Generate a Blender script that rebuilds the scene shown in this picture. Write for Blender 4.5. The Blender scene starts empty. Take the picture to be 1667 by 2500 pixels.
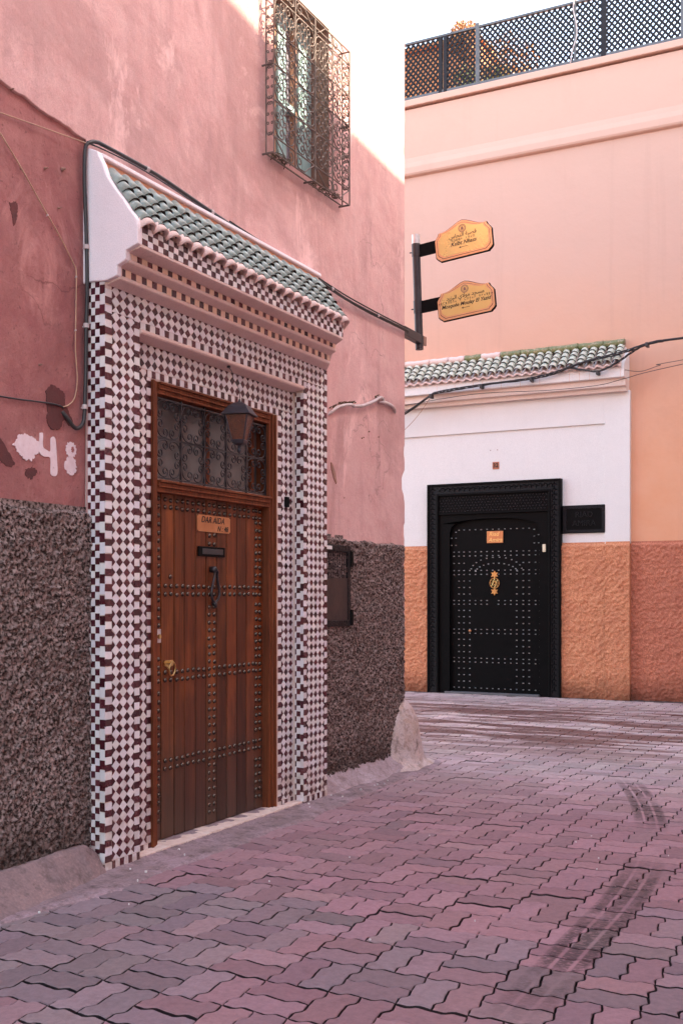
import bpy, math, random
import numpy as np
from mathutils import Matrix, Vector
random.seed(7); rng = np.random.RandomState(11)
C = bpy.context.scene.collection
S = bpy.context.scene
R = math.radians

# ------------------------------------------------------------------ camera, light, exposure
TH = R(27.192)
cam = bpy.data.cameras.new('camera'); cam_o = bpy.data.objects.new('camera', cam); C.objects.link(cam_o)
cam_o.location = (3.86, 0, 1.45); cam_o.rotation_euler = (R(90), 0, TH)
cam.sensor_fit = 'HORIZONTAL'; cam.sensor_width = 36; cam.lens = 36*2689/1667
cam.shift_y = (1460-1250)/1667; cam.clip_start = .05; cam.clip_end = 2000
S.camera = cam_o
SUN_EL, SUN_AZ = R(44), math.atan2(.93, .40)          # azimuth from +Y towards +X
w = bpy.data.worlds.new('World'); S.world = w; w.use_nodes = True
wn = w.node_tree.nodes; wl = w.node_tree.links
sky = wn.new('ShaderNodeTexSky'); sky.sky_type = 'NISHITA'; sky.sun_disc = False
sky.sun_elevation = SUN_EL; sky.sun_rotation = SUN_AZ; sky.air_density = 1.0; sky.dust_density = 1.6; sky.ozone_density = .6
wl.new(sky.outputs[0], wn['Background'].inputs[0]); wn['Background'].inputs[1].default_value = .15
sun = bpy.data.lights.new('sun', 'SUN'); sun_o = bpy.data.objects.new('sun', sun); C.objects.link(sun_o)
sun.energy = 2.1; sun.angle = R(.5); sun.color = (1, .93, .82)
sd = Vector((math.sin(SUN_AZ)*math.cos(SUN_EL), math.cos(SUN_AZ)*math.cos(SUN_EL), math.sin(SUN_EL)))
sun_o.rotation_euler = sd.to_track_quat('Z', 'Y').to_euler(); sun_o.location = (8, 2, 20)
vs = S.view_settings; vs.view_transform = 'Standard'; vs.look = 'None'; vs.gamma = 1; vs.use_curve_mapping = False
vs.exposure = 2.95
vs.use_white_balance = True; vs.white_balance_temperature = 8200; vs.white_balance_tint = 10
S.cycles.max_bounces = 8; S.cycles.diffuse_bounces = 5

# ------------------------------------------------------------------ materials
class NT:
    def __init__(s, name):
        s.m = bpy.data.materials.new(name); s.m.use_nodes = True
        s.n = s.m.node_tree.nodes; s.l = s.m.node_tree.links; s.b = s.n['Principled BSDF']
        s.pos = s.n.new('ShaderNodeNewGeometry').outputs['Position']
    def link(s, a, b): s.l.new(a, b)
    def put(s, sock, v):
        if hasattr(v, 'links') or isinstance(v, bpy.types.NodeSocket): s.l.new(v, sock)
        elif isinstance(v, (tuple, list)):
            sock.default_value = (*v, 1) if len(v) == 3 and sock.type == 'RGBA' else tuple(v)
        else: sock.default_value = v
    def vec(s, st=(1, 1, 1), off=(0, 0, 0)):
        n = s.n.new('ShaderNodeMapping'); s.l.new(s.pos, n.inputs[0]); n.inputs['Scale'].default_value = st
        n.inputs['Location'].default_value = off; return n.outputs[0]
    def noise(s, scale, detail=4, st=(1, 1, 1), rough=.6, off=(0, 0, 0), dist=0):
        n = s.n.new('ShaderNodeTexNoise'); s.l.new(s.vec(st, off), n.inputs['Vector'])
        n.inputs['Scale'].default_value = scale; n.inputs['Detail'].default_value = detail
        n.inputs['Roughness'].default_value = rough; n.inputs['Distortion'].default_value = dist; return n.outputs[0]
    def voro(s, scale, feat='F1', st=(1, 1, 1), out=0):
        n = s.n.new('ShaderNodeTexVoronoi'); n.feature = feat; s.l.new(s.vec(st), n.inputs['Vector'])
        n.inputs['Scale'].default_value = scale; return n.outputs[out]
    def rng(s, v, a, b, c=0, d=1):
        n = s.n.new('ShaderNodeMapRange'); s.put(n.inputs[0], v)
        for i, x in enumerate((a, b, c, d)): n.inputs[i+1].default_value = x
        return n.outputs[0]
    def math(s, op, a, b=0, c=0):
        n = s.n.new('ShaderNodeMath'); n.operation = op
        s.put(n.inputs[0], a); s.put(n.inputs[1], b); s.put(n.inputs[2], c); return n.outputs[0]
    def mix(s, f, a, b, mode='MIX'):
        n = s.n.new('ShaderNodeMix'); n.data_type = 'RGBA'; n.blend_type = mode
        s.put(n.inputs[0], f); s.put(n.inputs[6], a); s.put(n.inputs[7], b); return n.outputs[2]
    def xyz(s):
        n = s.n.new('ShaderNodeSeparateXYZ'); s.l.new(s.pos, n.inputs[0]); return n.outputs
    def attr(s):
        n = s.n.new('ShaderNodeAttribute'); n.attribute_name = 'tint'; return n.outputs['Color']
    def rand(s):
        return s.n.new('ShaderNodeObjectInfo').outputs['Random']
    def bump(s, h, dist, strength=1, normal=None):
        n = s.n.new('ShaderNodeBump'); n.inputs['Distance'].default_value = dist; n.inputs['Strength'].default_value = strength
        s.put(n.inputs['Height'], h)
        if normal is not None: s.l.new(normal, n.inputs['Normal'])
        return n.outputs[0]
    def out(s, col, rough=.8, normal=None, metal=0, spec=.5, coat=0):
        s.put(s.b.inputs['Base Color'], col); s.put(s.b.inputs['Roughness'], rough); s.put(s.b.inputs['Metallic'], metal)
        s.b.inputs['Specular IOR Level'].default_value = spec; s.b.inputs['Coat Weight'].default_value = coat
        if normal is not None: s.l.new(normal, s.b.inputs['Normal'])
        return s.m

def simple(name, c1, c2=None, scale=8, rough=.7, bs=40, bd=.001, metal=0, tint=False, spec=.5, st=(1, 1, 1), coat=0, rv=0):
    t = NT(name); c2 = c2 or tuple(x*.8 for x in c1)
    f = t.rng(t.noise(scale, 5, st), .3, .7)
    c = t.mix(f, c1, c2)
    if tint: c = t.mix(1, c, t.attr(), 'MULTIPLY')
    if rv:
        n = t.n.new('ShaderNodeHueSaturation'); t.l.new(c, n.inputs['Color']); t.put(n.inputs['Value'], t.rng(t.rand(), 0, 1, 1-rv, 1+rv)); c = n.outputs[0]
    nn = t.bump(t.noise(bs, 4, st), bd) if bd else None
    return t.out(c, t.rng(f, 0, 1, rough*.85, min(1, rough*1.1)), nn, metal, spec, coat)

def plaster(name, c1, c2, c3, dark=.25, streak=.3, bs=1.0, wear=0):
    t = NT(name)
    a = t.rng(t.noise(1.1, 6, dist=.6), .35, .68); b = t.rng(t.noise(5.5, 7, rough=.7), .38, .66)
    c = t.mix(a, c1, c2); c = t.mix(t.math('MULTIPLY', b, .55), c, c3)
    st = t.rng(t.noise(2.2, 5, (3.5, 3.5, .35), off=(3, 1, 0)), .5, .75)
    c = t.mix(t.math('MULTIPLY', st, streak), c, tuple(x*.7 for x in c1))
    sp = t.rng(t.noise(38, 3, off=(9, 0, 0)), .62, .72); c = t.mix(t.math('MULTIPLY', sp, dark), c, tuple(x*.45 for x in c1))
    g = t.rng(t.noise(160, 2), .3, .7, .9, 1.08); c = t.mix(1, c, g, 'MULTIPLY')
    if wear:
        q = t.rng(t.noise(.75, 9, (1, 1, .8), rough=.68, off=(4, 8, 2), dist=1.2), .50, .60); c = t.mix(t.math('MULTIPLY', q, .42*wear), c, tuple(x*.66 for x in c2))
        q = t.rng(t.noise(1.6, 9, (1, 1, .6), rough=.72, off=(14, 3, 6), dist=.8), .56, .64); c = t.mix(t.math('MULTIPLY', q, .55*wear), c, tuple(min(1, x*1.25+.03) for x in c3))
        dv = t.n.new('ShaderNodeVectorMath'); dv.operation = 'ADD'; t.l.new(t.vec(), dv.inputs[0])
        nn = t.n.new('ShaderNodeTexNoise'); nn.inputs['Scale'].default_value = 3; nn.inputs['Detail'].default_value = 5; t.l.new(t.pos, nn.inputs['Vector']); sc = t.n.new('ShaderNodeVectorMath'); sc.operation = 'SCALE'; sc.inputs['Scale'].default_value = .5; t.l.new(nn.outputs['Color'], sc.inputs[0]); t.l.new(sc.outputs[0], dv.inputs[1])
        vo = t.n.new('ShaderNodeTexVoronoi'); vo.feature = 'DISTANCE_TO_EDGE'; vo.inputs['Scale'].default_value = .8; t.l.new(dv.outputs[0], vo.inputs['Vector'])
        crack = t.math('MULTIPLY', t.rng(vo.outputs['Distance'], .0, .0045, 1, 0), t.rng(t.noise(.9, 3, off=(2, 9, 4)), .56, .62)); c = t.mix(t.math('MULTIPLY', crack, .6), c, tuple(x*.35 for x in c1))
    n1 = t.bump(t.noise(3.5, 4), .02*bs, .8); n2 = t.bump(t.noise(30, 6, rough=.7), .003*bs, 1, n1); n3 = t.bump(t.noise(140, 3), .0012*bs, 1, n2)
    return t.out(c, .88, n3, spec=.25)

M = {}
M['plaster'] = plaster('pink_plaster', (.68, .39, .38), (.61, .325, .31), (.73, .47, .45), .3, .55, 1.0, 1)
M['old_plaster'] = plaster('old_red_plaster', (.40, .155, .15), (.33, .115, .115), (.47, .215, .195), .7, .6, 1.5, 1)
M['peach'] = plaster('peach_wall_paint', (.66, .395, .315), (.64, .375, .295), (.68, .42, .34), .05, .12, .35, .22)
M['orange'] = plaster('orange_wall_paint', (.84, .44, .31), (.82, .42, .28), (.85, .47, .34), .04, .06, .35)
M['lilac'] = plaster('pale_pink_plaster', (.86, .76, .79), (.84, .73, .76), (.88, .79, .82), .12, .1, .35)
M['soffit'] = plaster('peach_mortar', (.76, .56, .52), (.72, .51, .46), (.80, .62, .57), .3, .2, .5)
M['apricot'] = plaster('apricot_plaster', (.74, .37, .24), (.70, .33, .20), (.78, .42, .30), .4, .2, .6)
M['white'] = plaster('white_limewash', (.79, .75, .74), (.77, .73, .72), (.81, .77, .76), .04, .08, .3)
def bounce_graded():  # wall paint with orange bounce light painted in, fading upwards
    t = NT('salmon_paint_bounce_graded'); x, y, z = t.xyz()
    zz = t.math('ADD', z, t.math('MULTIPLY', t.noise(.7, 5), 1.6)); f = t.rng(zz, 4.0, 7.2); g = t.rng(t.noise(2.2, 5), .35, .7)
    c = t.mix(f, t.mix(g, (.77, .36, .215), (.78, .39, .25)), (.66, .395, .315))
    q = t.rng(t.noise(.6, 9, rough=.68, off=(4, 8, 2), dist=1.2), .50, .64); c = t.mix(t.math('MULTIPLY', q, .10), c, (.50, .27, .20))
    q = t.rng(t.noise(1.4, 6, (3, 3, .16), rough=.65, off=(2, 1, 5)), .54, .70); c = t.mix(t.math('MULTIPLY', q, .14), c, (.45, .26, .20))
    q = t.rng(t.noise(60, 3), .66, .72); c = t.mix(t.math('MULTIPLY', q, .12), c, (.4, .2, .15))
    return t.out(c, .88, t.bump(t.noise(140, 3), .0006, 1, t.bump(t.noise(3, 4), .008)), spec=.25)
M['bounce_wall'] = bounce_graded()
def dado(name, a, b, c, vs_=90):
    t = NT(name)
    f = t.rng(t.noise(vs_, 3, rough=.6), .40, .60); col = t.mix(f, a, b)
    g = t.rng(t.noise(2.5, 5), .35, .7); col = t.mix(t.math('MULTIPLY', g, .5), col, c)
    z = t.xyz()[2]; zz = t.math('ADD', z, t.math('MULTIPLY', t.noise(4, 6, rough=.7), -.5)); col = t.mix(t.rng(zz, -.22, .12, .75, 0), col, tuple(x*.3 for x in c))
    return t.out(col, .95, t.bump(t.noise(vs_*2, 3), .004), spec=.05)
M['dado'] = dado('dark_roughcast', (.022, .014, .012), (.36, .265, .25), (.085, .055, .048), 62)
M['fardado'] = dado('orange_roughcast', (.52, .195, .105), (.78, .35, .20), (.52, .19, .12), 60)
M['fardado2'] = dado('red_orange_roughcast', (.42, .14, .09), (.66, .25, .16), (.42, .14, .10), 60)
def cement(name, a, b, c):
    t = NT(name)
    f = t.rng(t.noise(3.5, 7, rough=.7, dist=.8), .35, .65); col = t.mix(f, a, b)
    g = t.rng(t.noise(11, 6, rough=.75, off=(5, 2, 1)), .5, .72); col = t.mix(g, col, c)
    s = t.rng(t.noise(70, 3), .35, .7, .8, 1.1); col = t.mix(1, col, s, 'MULTIPLY')
    n = t.bump(t.noise(14, 7, rough=.7), .012); n = t.bump(t.noise(90, 3), .002, 1, n)
    return t.out(col, .85, n, spec=.3)
M['cement'] = cement('stained_cement', (.40, .27, .30), (.24, .16, .16), (.09, .06, .055))
M['skirting'] = cement('painted_cement_skirting', (.48, .36, .39), (.34, .235, .25), (.20, .13, .13))
M['skirt_near'] = cement('worn_red_cement', (.23, .155, .16), (.34, .215, .21), (.12, .085, .085))
M['stone'] = cement('cracked_render_stone', (.64, .51, .52), (.50, .34, .28), (.14, .095, .085))
M['soil'] = simple('joint_soil', (.014, .009, .008), (.03, .019, .016), 12, .95, 60, .004, spec=.2)
M['grout'] = simple('peach_grout', (.70, .56, .53), (.60, .42, .36), 20, .9, 80, .001, spec=.2)
def glaze(name, c, c2, r=.16, dirt=(.45, .28, .22)):
    t = NT(name); f = t.rng(t.noise(9, 4), .3, .7); col = t.mix(f, c, c2); col = t.mix(1, col, t.attr(), 'MULTIPLY')
    z = t.xyz()[2]; d = t.math('MULTIPLY', t.rng(z, .05, .55, 1, 0), t.rng(t.noise(13, 5), .42, .62)); d = t.math('MULTIPLY', d, .6)
    ch = t.rng(t.noise(45, 5, rough=.8, off=(4, 4, 1)), .70, .74)
    col = t.mix(d, col, dirt); col = t.mix(t.math('MULTIPLY', ch, .7), col, tuple(x*.5 for x in dirt))
    return t.out(col, t.rng(f, 0, 1, r*1.3, r*2.6), t.bump(t.noise(22, 3), .003, .6), spec=.4)
M['tile_w'] = glaze('white_glazed_tile', (.78, .73, .74), (.72, .66, .68))
M['tile_d'] = glaze('maroon_glazed_tile', (.050, .010, .014), (.085, .018, .024), .14, (.2, .1, .09))
M['tile_bounce'] = glaze('bounce_tinted_white_tile', (.78, .52, .40), (.74, .48, .36), .3)  # white band tiles tinted peach: bounced light painted into the glaze
def wood(name, a, b, c, rough=.35, grey=True):
    t = NT(name)
    f = t.rng(t.noise(26, 6, (1, 1, .045), rough=.65, dist=.3), .3, .7); col = t.mix(f, a, b)
    g = t.rng(t.noise(90, 4, (1, 1, .03), rough=.6, off=(2, 3, 1)), .45, .68); col = t.mix(t.math('MULTIPLY', g, .75), col, tuple(x*.3 for x in a))
    h = t.rng(t.noise(7, 5, (1, 1, .3), off=(1, 7, 3)), .5, .72); col = t.mix(t.math('MULTIPLY', h, .5), col, c)
    if grey:
        z = t.xyz()[2]; zz = t.math('ADD', z, t.math('MULTIPLY', t.noise(5, 4, (1, 1, .3)), -.5))
        col = t.mix(t.rng(zz, -.15, .75, .8, 0), col, (.055, .034, .026))
    col = t.mix(1, col, t.attr(), 'MULTIPLY')
    return t.out(col, t.rng(f, 0, 1, rough, rough*1.5), t.bump(t.noise(60, 5, (1, 1, .05)), .002), spec=.27)
M['door'] = wood('varnished_door_wood', (.175, .040, .011), (.085, .019, .0065), (.30, .08, .022), .33)
M['frame'] = wood('reddish_frame_wood', (.225, .055, .020), (.11, .026, .011), (.31, .09, .034), .5, False)
M['iron'] = simple('dark_wrought_iron', (.06, .05, .055), (.04, .032, .036), 20, .33, 60, .0005, metal=.6)
M['stud'] = simple('bronze_stud', (.15, .11, .09), (.08, .058, .048), 40, .22, 60, .0004, metal=.9)
M['grille'] = simple('dusty_grille_iron', (.20, .145, .125), (.09, .06, .055), 25, .7, 80, .001, metal=.1)
M['brass'] = simple('aged_brass', (.75, .50, .22), (.55, .34, .15), 20, .3, 60, .0003, metal=1)
M['copper'] = simple('copper_plate', (.62, .27, .13), (.50, .20, .09), 9, .42, 60, .0002, metal=.7)
M['signgold'] = simple('gold_sign_face', (.86, .62, .25), (.78, .52, .19), 3, .30, 30, .0002, metal=.4)
M['signrim'] = simple('copper_sign_rim', (.85, .48, .27), (.75, .38, .2), 12, .4, 30, .0002, metal=.6)
M['black'] = simple('black_paint', (.004, .004, .0045), (.006, .0055, .006), 10, .5, 50, .0008, spec=.06)
M['blackrough'] = simple('black_carved_paint', (.008, .0075, .009), (.014, .0125, .015), 60, .4, 45, .012, spec=.14)
M['print'] = simple('printed_black', (.012, .008, .006), None, 10, .6, 50, 0)
M['pole'] = simple('grey_black_steel', (.035, .03, .035), (.05, .045, .05), 12, .35, 60, .0004, metal=.3)
M['alu'] = simple('bare_steel', (.75, .75, .76), (.5, .5, .52), 12, .35, 60, .0004, metal=.8)
M['cable'] = simple('black_rubber', (.018, .016, .018), (.035, .03, .032), 30, .5, 60, .0004)
M['tan'] = simple('tan_cable_sheath', (.55, .33, .22), (.38, .2, .14), 9, .6, 60, .0002)
M['pipe'] = simple('weathered_conduit', (.62, .52, .52), (.42, .32, .31), 12, .7, 60, .001)
M['lampglass'] = simple('amber_hammered_glass', (.16, .035, .014), (.07, .015, .008), 60, .25, 120, .004)
M['lampmetal'] = simple('lantern_metal', (.045, .038, .046), (.07, .06, .075), 14, .38, 60, .0005, metal=.4)
M['winglass'] = simple('dusty_window_glass', (.27, .28, .35), (.15, .14, .19), 3, .3, 60, 0, spec=.8)
M['transglass'] = simple('dusty_transom_glass', (.20, .165, .16), (.13, .11, .105), 6, .25, 60, .0005, st=(1, 1, .4))
M['bluewood'] = simple('pale_blue_wood', (.38, .58, .60), (.30, .50, .50), 12, .55, 60, .001, st=(1, 1, .1))
M['reveal'] = simple('brown_reveal', (.33, .17, .13), (.25, .125, .095), 6, .8, 40, .003)
M['cream'] = simple('cream_plastic', (.8, .68, .5), None, 10, .4, 50, 0)
M['whitepaint'] = simple('white_brush_paint', (.80, .66, .70), (.70, .52, .55), 25, .8, 60, .001)
M['maroonpaint'] = simple('dark_red_patch', (.085, .022, .022), (.13, .035, .035), 12, .9, 40, .004)
M['lattice'] = simple('dark_painted_lath', (.017, .015, .019), (.028, .025, .030), 8, .7, 60, .001, spec=.2)
M['rail'] = simple('grey_painted_rail', (.13, .125, .135), (.09, .09, .10), 8, .6, 60, .001)
M['terrace'] = simple('burnt_orange_render', (.50, .20, .08), (.36, .13, .06), 3, .9, 20, .004)
M['leaf'] = simple('shrub_leaf', (.09, .14, .03), (.04, .08, .02), 12, .6, 40, 0)
M['bark'] = simple('shrub_bark', (.10, .06, .04), None, 12, .9, 40, .002)
M['debris'] = simple('dry_debris', (.14, .10, .06), (.05, .03, .02), 40, .95, 60, .004)
M['rim'] = simple('unglazed_dark_rim', (.035, .018, .012), (.02, .01, .008), 30, .8, 60, .001)
M['chalk'] = simple('pale_mortar', (.78, .60, .54), (.66, .46, .40), 20, .9, 60, .003)
def rooftile(name, a, b, worn, wthr):
    t = NT(name)
    f = t.rng(t.noise(14, 4), .3, .7); col = t.mix(f, a, b)
    r = t.rand(); col = t.mix(t.rng(r, 0, 1, 0, .45), col, tuple(x*.62+.02 for x in b))
    wmask = t.rng(t.noise(34, 7, rough=.8), wthr, wthr+.2); col = t.mix(wmask, col, worn)
    return t.out(col, .3, t.bump(t.noise(40, 4), .003), spec=.5)
M['tealtile'] = rooftile('teal_glazed_roof_tile', (.19, .255, .235), (.30, .34, .31), (.60, .53, .49), .56)
M['greentile'] = rooftile('worn_green_roof_tile', (.42, .49, .38), (.58, .58, .49), (.72, .62, .55), .47)
M['ridgetile'] = rooftile('mossy_ridge_tile', (.10, .15, .05), (.22, .22, .10), (.62, .42, .34), .50)
def thin_paint(m, sc, a, b):
    n = m.node_tree.nodes; l = m.node_tree.links; g = n.new('ShaderNodeNewGeometry'); x = n.new('ShaderNodeTexNoise'); l.new(g.outputs['Position'], x.inputs['Vector'])
    x.inputs['Scale'].default_value = sc; x.inputs['Detail'].default_value = 6; x.inputs['Roughness'].default_value = .75
    r = n.new('ShaderNodeMapRange'); l.new(x.outputs[0], r.inputs[0]); r.inputs[1].default_value = a; r.inputs[2].default_value = b; l.new(r.outputs[0], n['Principled BSDF'].inputs['Alpha'])
thin_paint(M['whitepaint'], 70, .27, .37); thin_paint(M['maroonpaint'], 34, .30, .36)
# paving: colour of each stone from its own tint; stains are dirt of their own shape
def paving():
    t = NT('concrete_pavers'); x, y, z = t.xyz()
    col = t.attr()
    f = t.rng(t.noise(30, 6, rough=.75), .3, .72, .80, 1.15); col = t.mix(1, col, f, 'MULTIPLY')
    g = t.rng(t.noise(6, 6, rough=.7, off=(2, 2, 0)), .55, .75); col = t.mix(t.math('MULTIPLY', g, .35), col, (.10, .05, .055))
    sp = t.rng(t.noise(55, 3, off=(7, 1, 0)), .70, .76); col = t.mix(t.math('MULTIPLY', sp, .7), col, (.06, .03, .035))
    # wet mud streaks lying across the lane in front of the far house
    yb = t.math('MULTIPLY', t.rng(y, 9.3, 10.8), t.rng(y, 14.0, 15.2, 1, 0))
    s = t.rng(t.noise(1.9, 6, (.30, 1.9, 1), rough=.65, off=(0, 3.4, 0), dist=.5), .44, .52); s = t.math('MULTIPLY', s, yb)
    col = t.mix(t.math('MULTIPLY', s, .88), col, (.12, .045, .038))
    # dark tyre track swinging along the lane
    q = t.math('MAXIMUM', t.math('SUBTRACT', y, 5.0), 0); xc = t.math('SUBTRACT', 2.65, t.math('MULTIPLY', t.math('MULTIPLY', q, q), .053))
    d = t.math('ABSOLUTE', t.math('SUBTRACT', x, xc)); band = t.rng(d, .085, .12, 1, 0)
    gro = t.rng(t.math('ABSOLUTE', t.math('SUBTRACT', t.math('FRACT', t.math('MULTIPLY', d, 13)), .5)), .06, .16)
    bl = t.rng(t.noise(2.6, 6, (1, 1, 1), rough=.7, off=(1.7, .6, 0)), .36, .50)
    fine = t.rng(t.noise(32, 4, (1, 2.5, 1)), .35, .5)
    yr = t.math('MULTIPLY', t.rng(y, 3.5, 4.3), t.rng(y, 8.3, 9.0, 1, 0)); yr = t.math('MULTIPLY', yr, t.math('MAXIMUM', t.rng(y, 5.7, 6.3, 1, 0), t.rng(y, 6.9, 7.4)))
    m = t.math('MULTIPLY', t.math('MULTIPLY', t.math('MULTIPLY', band, gro), t.math('MULTIPLY', bl, fine)), yr)
    col = t.mix(t.math('MULTIPLY', m, .80), col, (.026, .012, .014))
    n = t.bump(t.noise(9, 5), .006); n = t.bump(t.noise(75, 4, rough=.7), .0022, 1, n)
    rough = t.math('SUBTRACT', .74, t.math('MULTIPLY', t.math('ADD', s, m), .2))
    return t.out(col, rough, n, spec=.22)
M['paver'] = paving()
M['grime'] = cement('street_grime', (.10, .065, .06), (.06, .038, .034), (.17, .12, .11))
M['shadeband'] = plaster('shade_tinted_limewash', (.80, .64, .58), (.78, .61, .54), (.82, .68, .62), .06, .1, .3)  # white cornice steps under the fascia, their peach shading painted in
M['dryleaf'] = simple('dry_orange_leaf', (.46, .20, .08), (.28, .13, .06), 8, .8, 40, 0)
M['acrosswall'] = plaster('pale_house_plaster', (.70, .56, .50), (.66, .52, .46), (.74, .61, .55))

# ------------------------------------------------------------------ mesh helpers
def wloc(o):
    v = Vector((0, 0, 0))
    while o is not None: v += o.location; o = o.parent
    return v
def thing(name, label, cat, loc=(0, 0, 0), group=None):
    o = bpy.data.objects.new(name, None); C.objects.link(o); o.location = loc; o.empty_display_size = .1
    o['label'] = label; o['category'] = cat
    if group: o['group'] = group
    return o
def tag(o, label, cat, group=None):
    o['label'] = label; o['category'] = cat
    if group: o['group'] = group
    return o
class MB:
    def __init__(s): s.v = []; s.f = []; s.m = []; s.c = []
    def add(s, vs_, fs, m=0, c=(1, 1, 1)):
        k = len(s.v); s.v += [tuple(p) for p in vs_]
        for f in fs: s.f.append(tuple(k+i for i in f)); s.m.append(m); s.c.append(c)
        return s
    def box(s, x0, x1, y0, y1, z0, z1, m=0, c=(1, 1, 1)):
        v = [(x, y, z) for z in (z0, z1) for y in (y0, y1) for x in (x0, x1)]
        return s.add(v, [(0, 2, 3, 1), (4, 5, 7, 6), (0, 1, 5, 4), (2, 6, 7, 3), (0, 4, 6, 2), (1, 3, 7, 5)], m, c)
    def prism(s, poly, P, a, b, m=0, c=(1, 1, 1), ms=None, bfun=None):
        # poly 2D, P(u,v,w)->3D, extruded w from a to b
        n = len(poly); v = [P(u, t, a) for u, t in poly]+[P(u, t, (bfun(u, t) if bfun else b)) for u, t in poly]
        k = len(s.v); s.v += [tuple(p) for p in v]
        s.f.append(tuple(k+n+i for i in range(n))); s.m.append(m); s.c.append(c)
        s.f.append(tuple(k+n-1-i for i in range(n))); s.m.append(m); s.c.append(c)
        for i in range(n):
            j = (i+1) % n; s.f.append((k+i, k+j, k+n+j, k+n+i)); s.m.append(m if ms is None else ms); s.c.append(c)
        return s
    def tube(s, path, r, n=6, m=0, c=(1, 1, 1), caps=True):
        P = [Vector(p) for p in path]; k = len(s.v); N = len(P); up = None
        for i, p in enumerate(P):
            t = (P[min(i+1, N-1)]-P[max(i-1, 0)])
            if t.length < 1e-9: t = Vector((0, 0, 1))
            t.normalize()
            if up is None:
                up = Vector((0, 0, 1)) if abs(t.z) < .9 else Vector((1, 0, 0))
            a = up-t*up.dot(t)
            if a.length < 1e-6: a = t.orthogonal()
            a.normalize(); up = a; b = t.cross(a)
            rr = r[i] if isinstance(r, (list, tuple)) else r
            for j in range(n):
                an = 2*math.pi*j/n; s.v.append(tuple(p+a*(rr*math.cos(an))+b*(rr*math.sin(an))))
        for i in range(N-1):
            for j in range(n):
                q = (j+1) % n; s.f.append((k+i*n+j, k+i*n+q, k+(i+1)*n+q, k+(i+1)*n+j)); s.m.append(m); s.c.append(c)
        if caps:
            s.f.append(tuple(k+n-1-j for j in range(n))); s.m.append(m); s.c.append(c)
            s.f.append(tuple(k+(N-1)*n+j for j in range(n))); s.m.append(m); s.c.append(c)
        return s
    def mesh(s, name, mats, off=Vector((0, 0, 0))):
        me = bpy.data.meshes.new(name); o = tuple(off)
        me.from_pydata([(a-o[0], b-o[1], c-o[2]) for a, b, c in s.v], [], s.f)
        mats = mats if isinstance(mats, (list, tuple)) else [mats]
        for m in mats: me.materials.append(M[m])
        me.polygons.foreach_set('material_index', s.m)
        at = me.color_attributes.new('tint', 'FLOAT_COLOR', 'CORNER')
        arr = np.ones((len(me.loops), 4), np.float32)
        if any(c != (1, 1, 1) for c in s.c):
            cnt = [len(f) for f in s.f]; arr[:, :3] = np.repeat(np.array(s.c, np.float32), cnt, axis=0)
        at.data.foreach_set('color', arr.ravel()); me.update(); return me
    def build(s, name, mats, parent=None, smooth=False, bevel=0, stuff=False):
        me = s.mesh(name, mats, wloc(parent)); o = bpy.data.objects.new(name, me); C.objects.link(o); o.parent = parent
        if smooth: me.shade_smooth() if smooth is True else me.shade_smooth()
        if bevel:
            b = o.modifiers.new('bevel', 'BEVEL'); b.width = bevel; b.segments = 2; b.limit_method = 'ANGLE'; b.angle_limit = R(40)
        if stuff: o['kind'] = 'stuff'
        return o
def inst(name, me, parent, mat):
    o = bpy.data.objects.new(name, me); C.objects.link(o); o.parent = parent
    L = wloc(parent); m = mat.copy(); m.translation = m.translation-L; o.matrix_local = m
    return o
def vnoise(x, y, seed=0):
    xi = np.floor(x).astype(np.int64); yi = np.floor(y).astype(np.int64); xf = x-xi; yf = y-yi
    xf = xf*xf*(3-2*xf); yf = yf*yf*(3-2*yf)
    def h(a, b):
        n = (a*374761393+b*668265263+seed*1442695) & 0x7fffffff; n = ((n ^ (n >> 13))*1274126177) & 0x7fffffff
        return ((n ^ (n >> 16)) & 0xffff)/65535.
    return (h(xi, yi)*(1-xf)+h(xi+1, yi)*xf)*(1-yf)+(h(xi, yi+1)*(1-xf)+h(xi+1, yi+1)*xf)*yf
def fbm(x, y, seed=0, o=4):
    r = 0; a = .5
    for i in range(o): r = r+a*vnoise(x*2**i, y*2**i, seed+i*7); a *= .5
    return r
def grid(name, U, V, P, height, mat, parent, holes=(), smooth=True, stuff=False):
    U = np.array(U, float); V = np.array(V, float); uu, vv = np.meshgrid(U, V, indexing='ij')
    h = height(uu, vv) if height else np.zeros_like(uu)
    X, Y, Z = P(uu, vv, h); L = wloc(parent)
    co = np.stack([X-L.x, Y-L.y, Z-L.z], -1).reshape(-1, 3)
    nu, nv = uu.shape; ids = np.arange(nu*nv).reshape(nu, nv)
    q = np.stack([ids[:-1, :-1], ids[1:, :-1], ids[1:, 1:], ids[:-1, 1:]], -1).reshape(-1, 4)
    cu = ((U[:-1]+U[1:])/2)[:, None]+0*V[None, :-1]; cv = ((V[:-1]+V[1:])/2)[None, :]+0*U[:-1, None]
    keep = np.ones(cu.shape, bool)
    for (a, b, c, d) in holes: keep &= ~((cu > a) & (cu < b) & (cv > c) & (cv < d))
    q = q[keep.reshape(-1)]
    me = bpy.data.meshes.new(name); me.vertices.add(len(co)); me.vertices.foreach_set('co', co.astype(np.float32).ravel())
    me.loops.add(len(q)*4); me.loops.foreach_set('vertex_index', q.astype(np.int32).ravel())
    me.polygons.add(len(q)); me.polygons.foreach_set('loop_start', np.arange(0, len(q)*4, 4, dtype=np.int32))
    me.update(calc_edges=True); me.validate(); me.materials.append(M[mat])
    at = me.color_attributes.new('tint', 'FLOAT_COLOR', 'CORNER'); at.data.foreach_set('color', np.ones(len(me.loops)*4, np.float32))
    if smooth: me.shade_smooth()
    o = bpy.data.objects.new(name, me); C.objects.link(o); o.parent = parent
    if stuff: o['kind'] = 'stuff'
    return o
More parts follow.
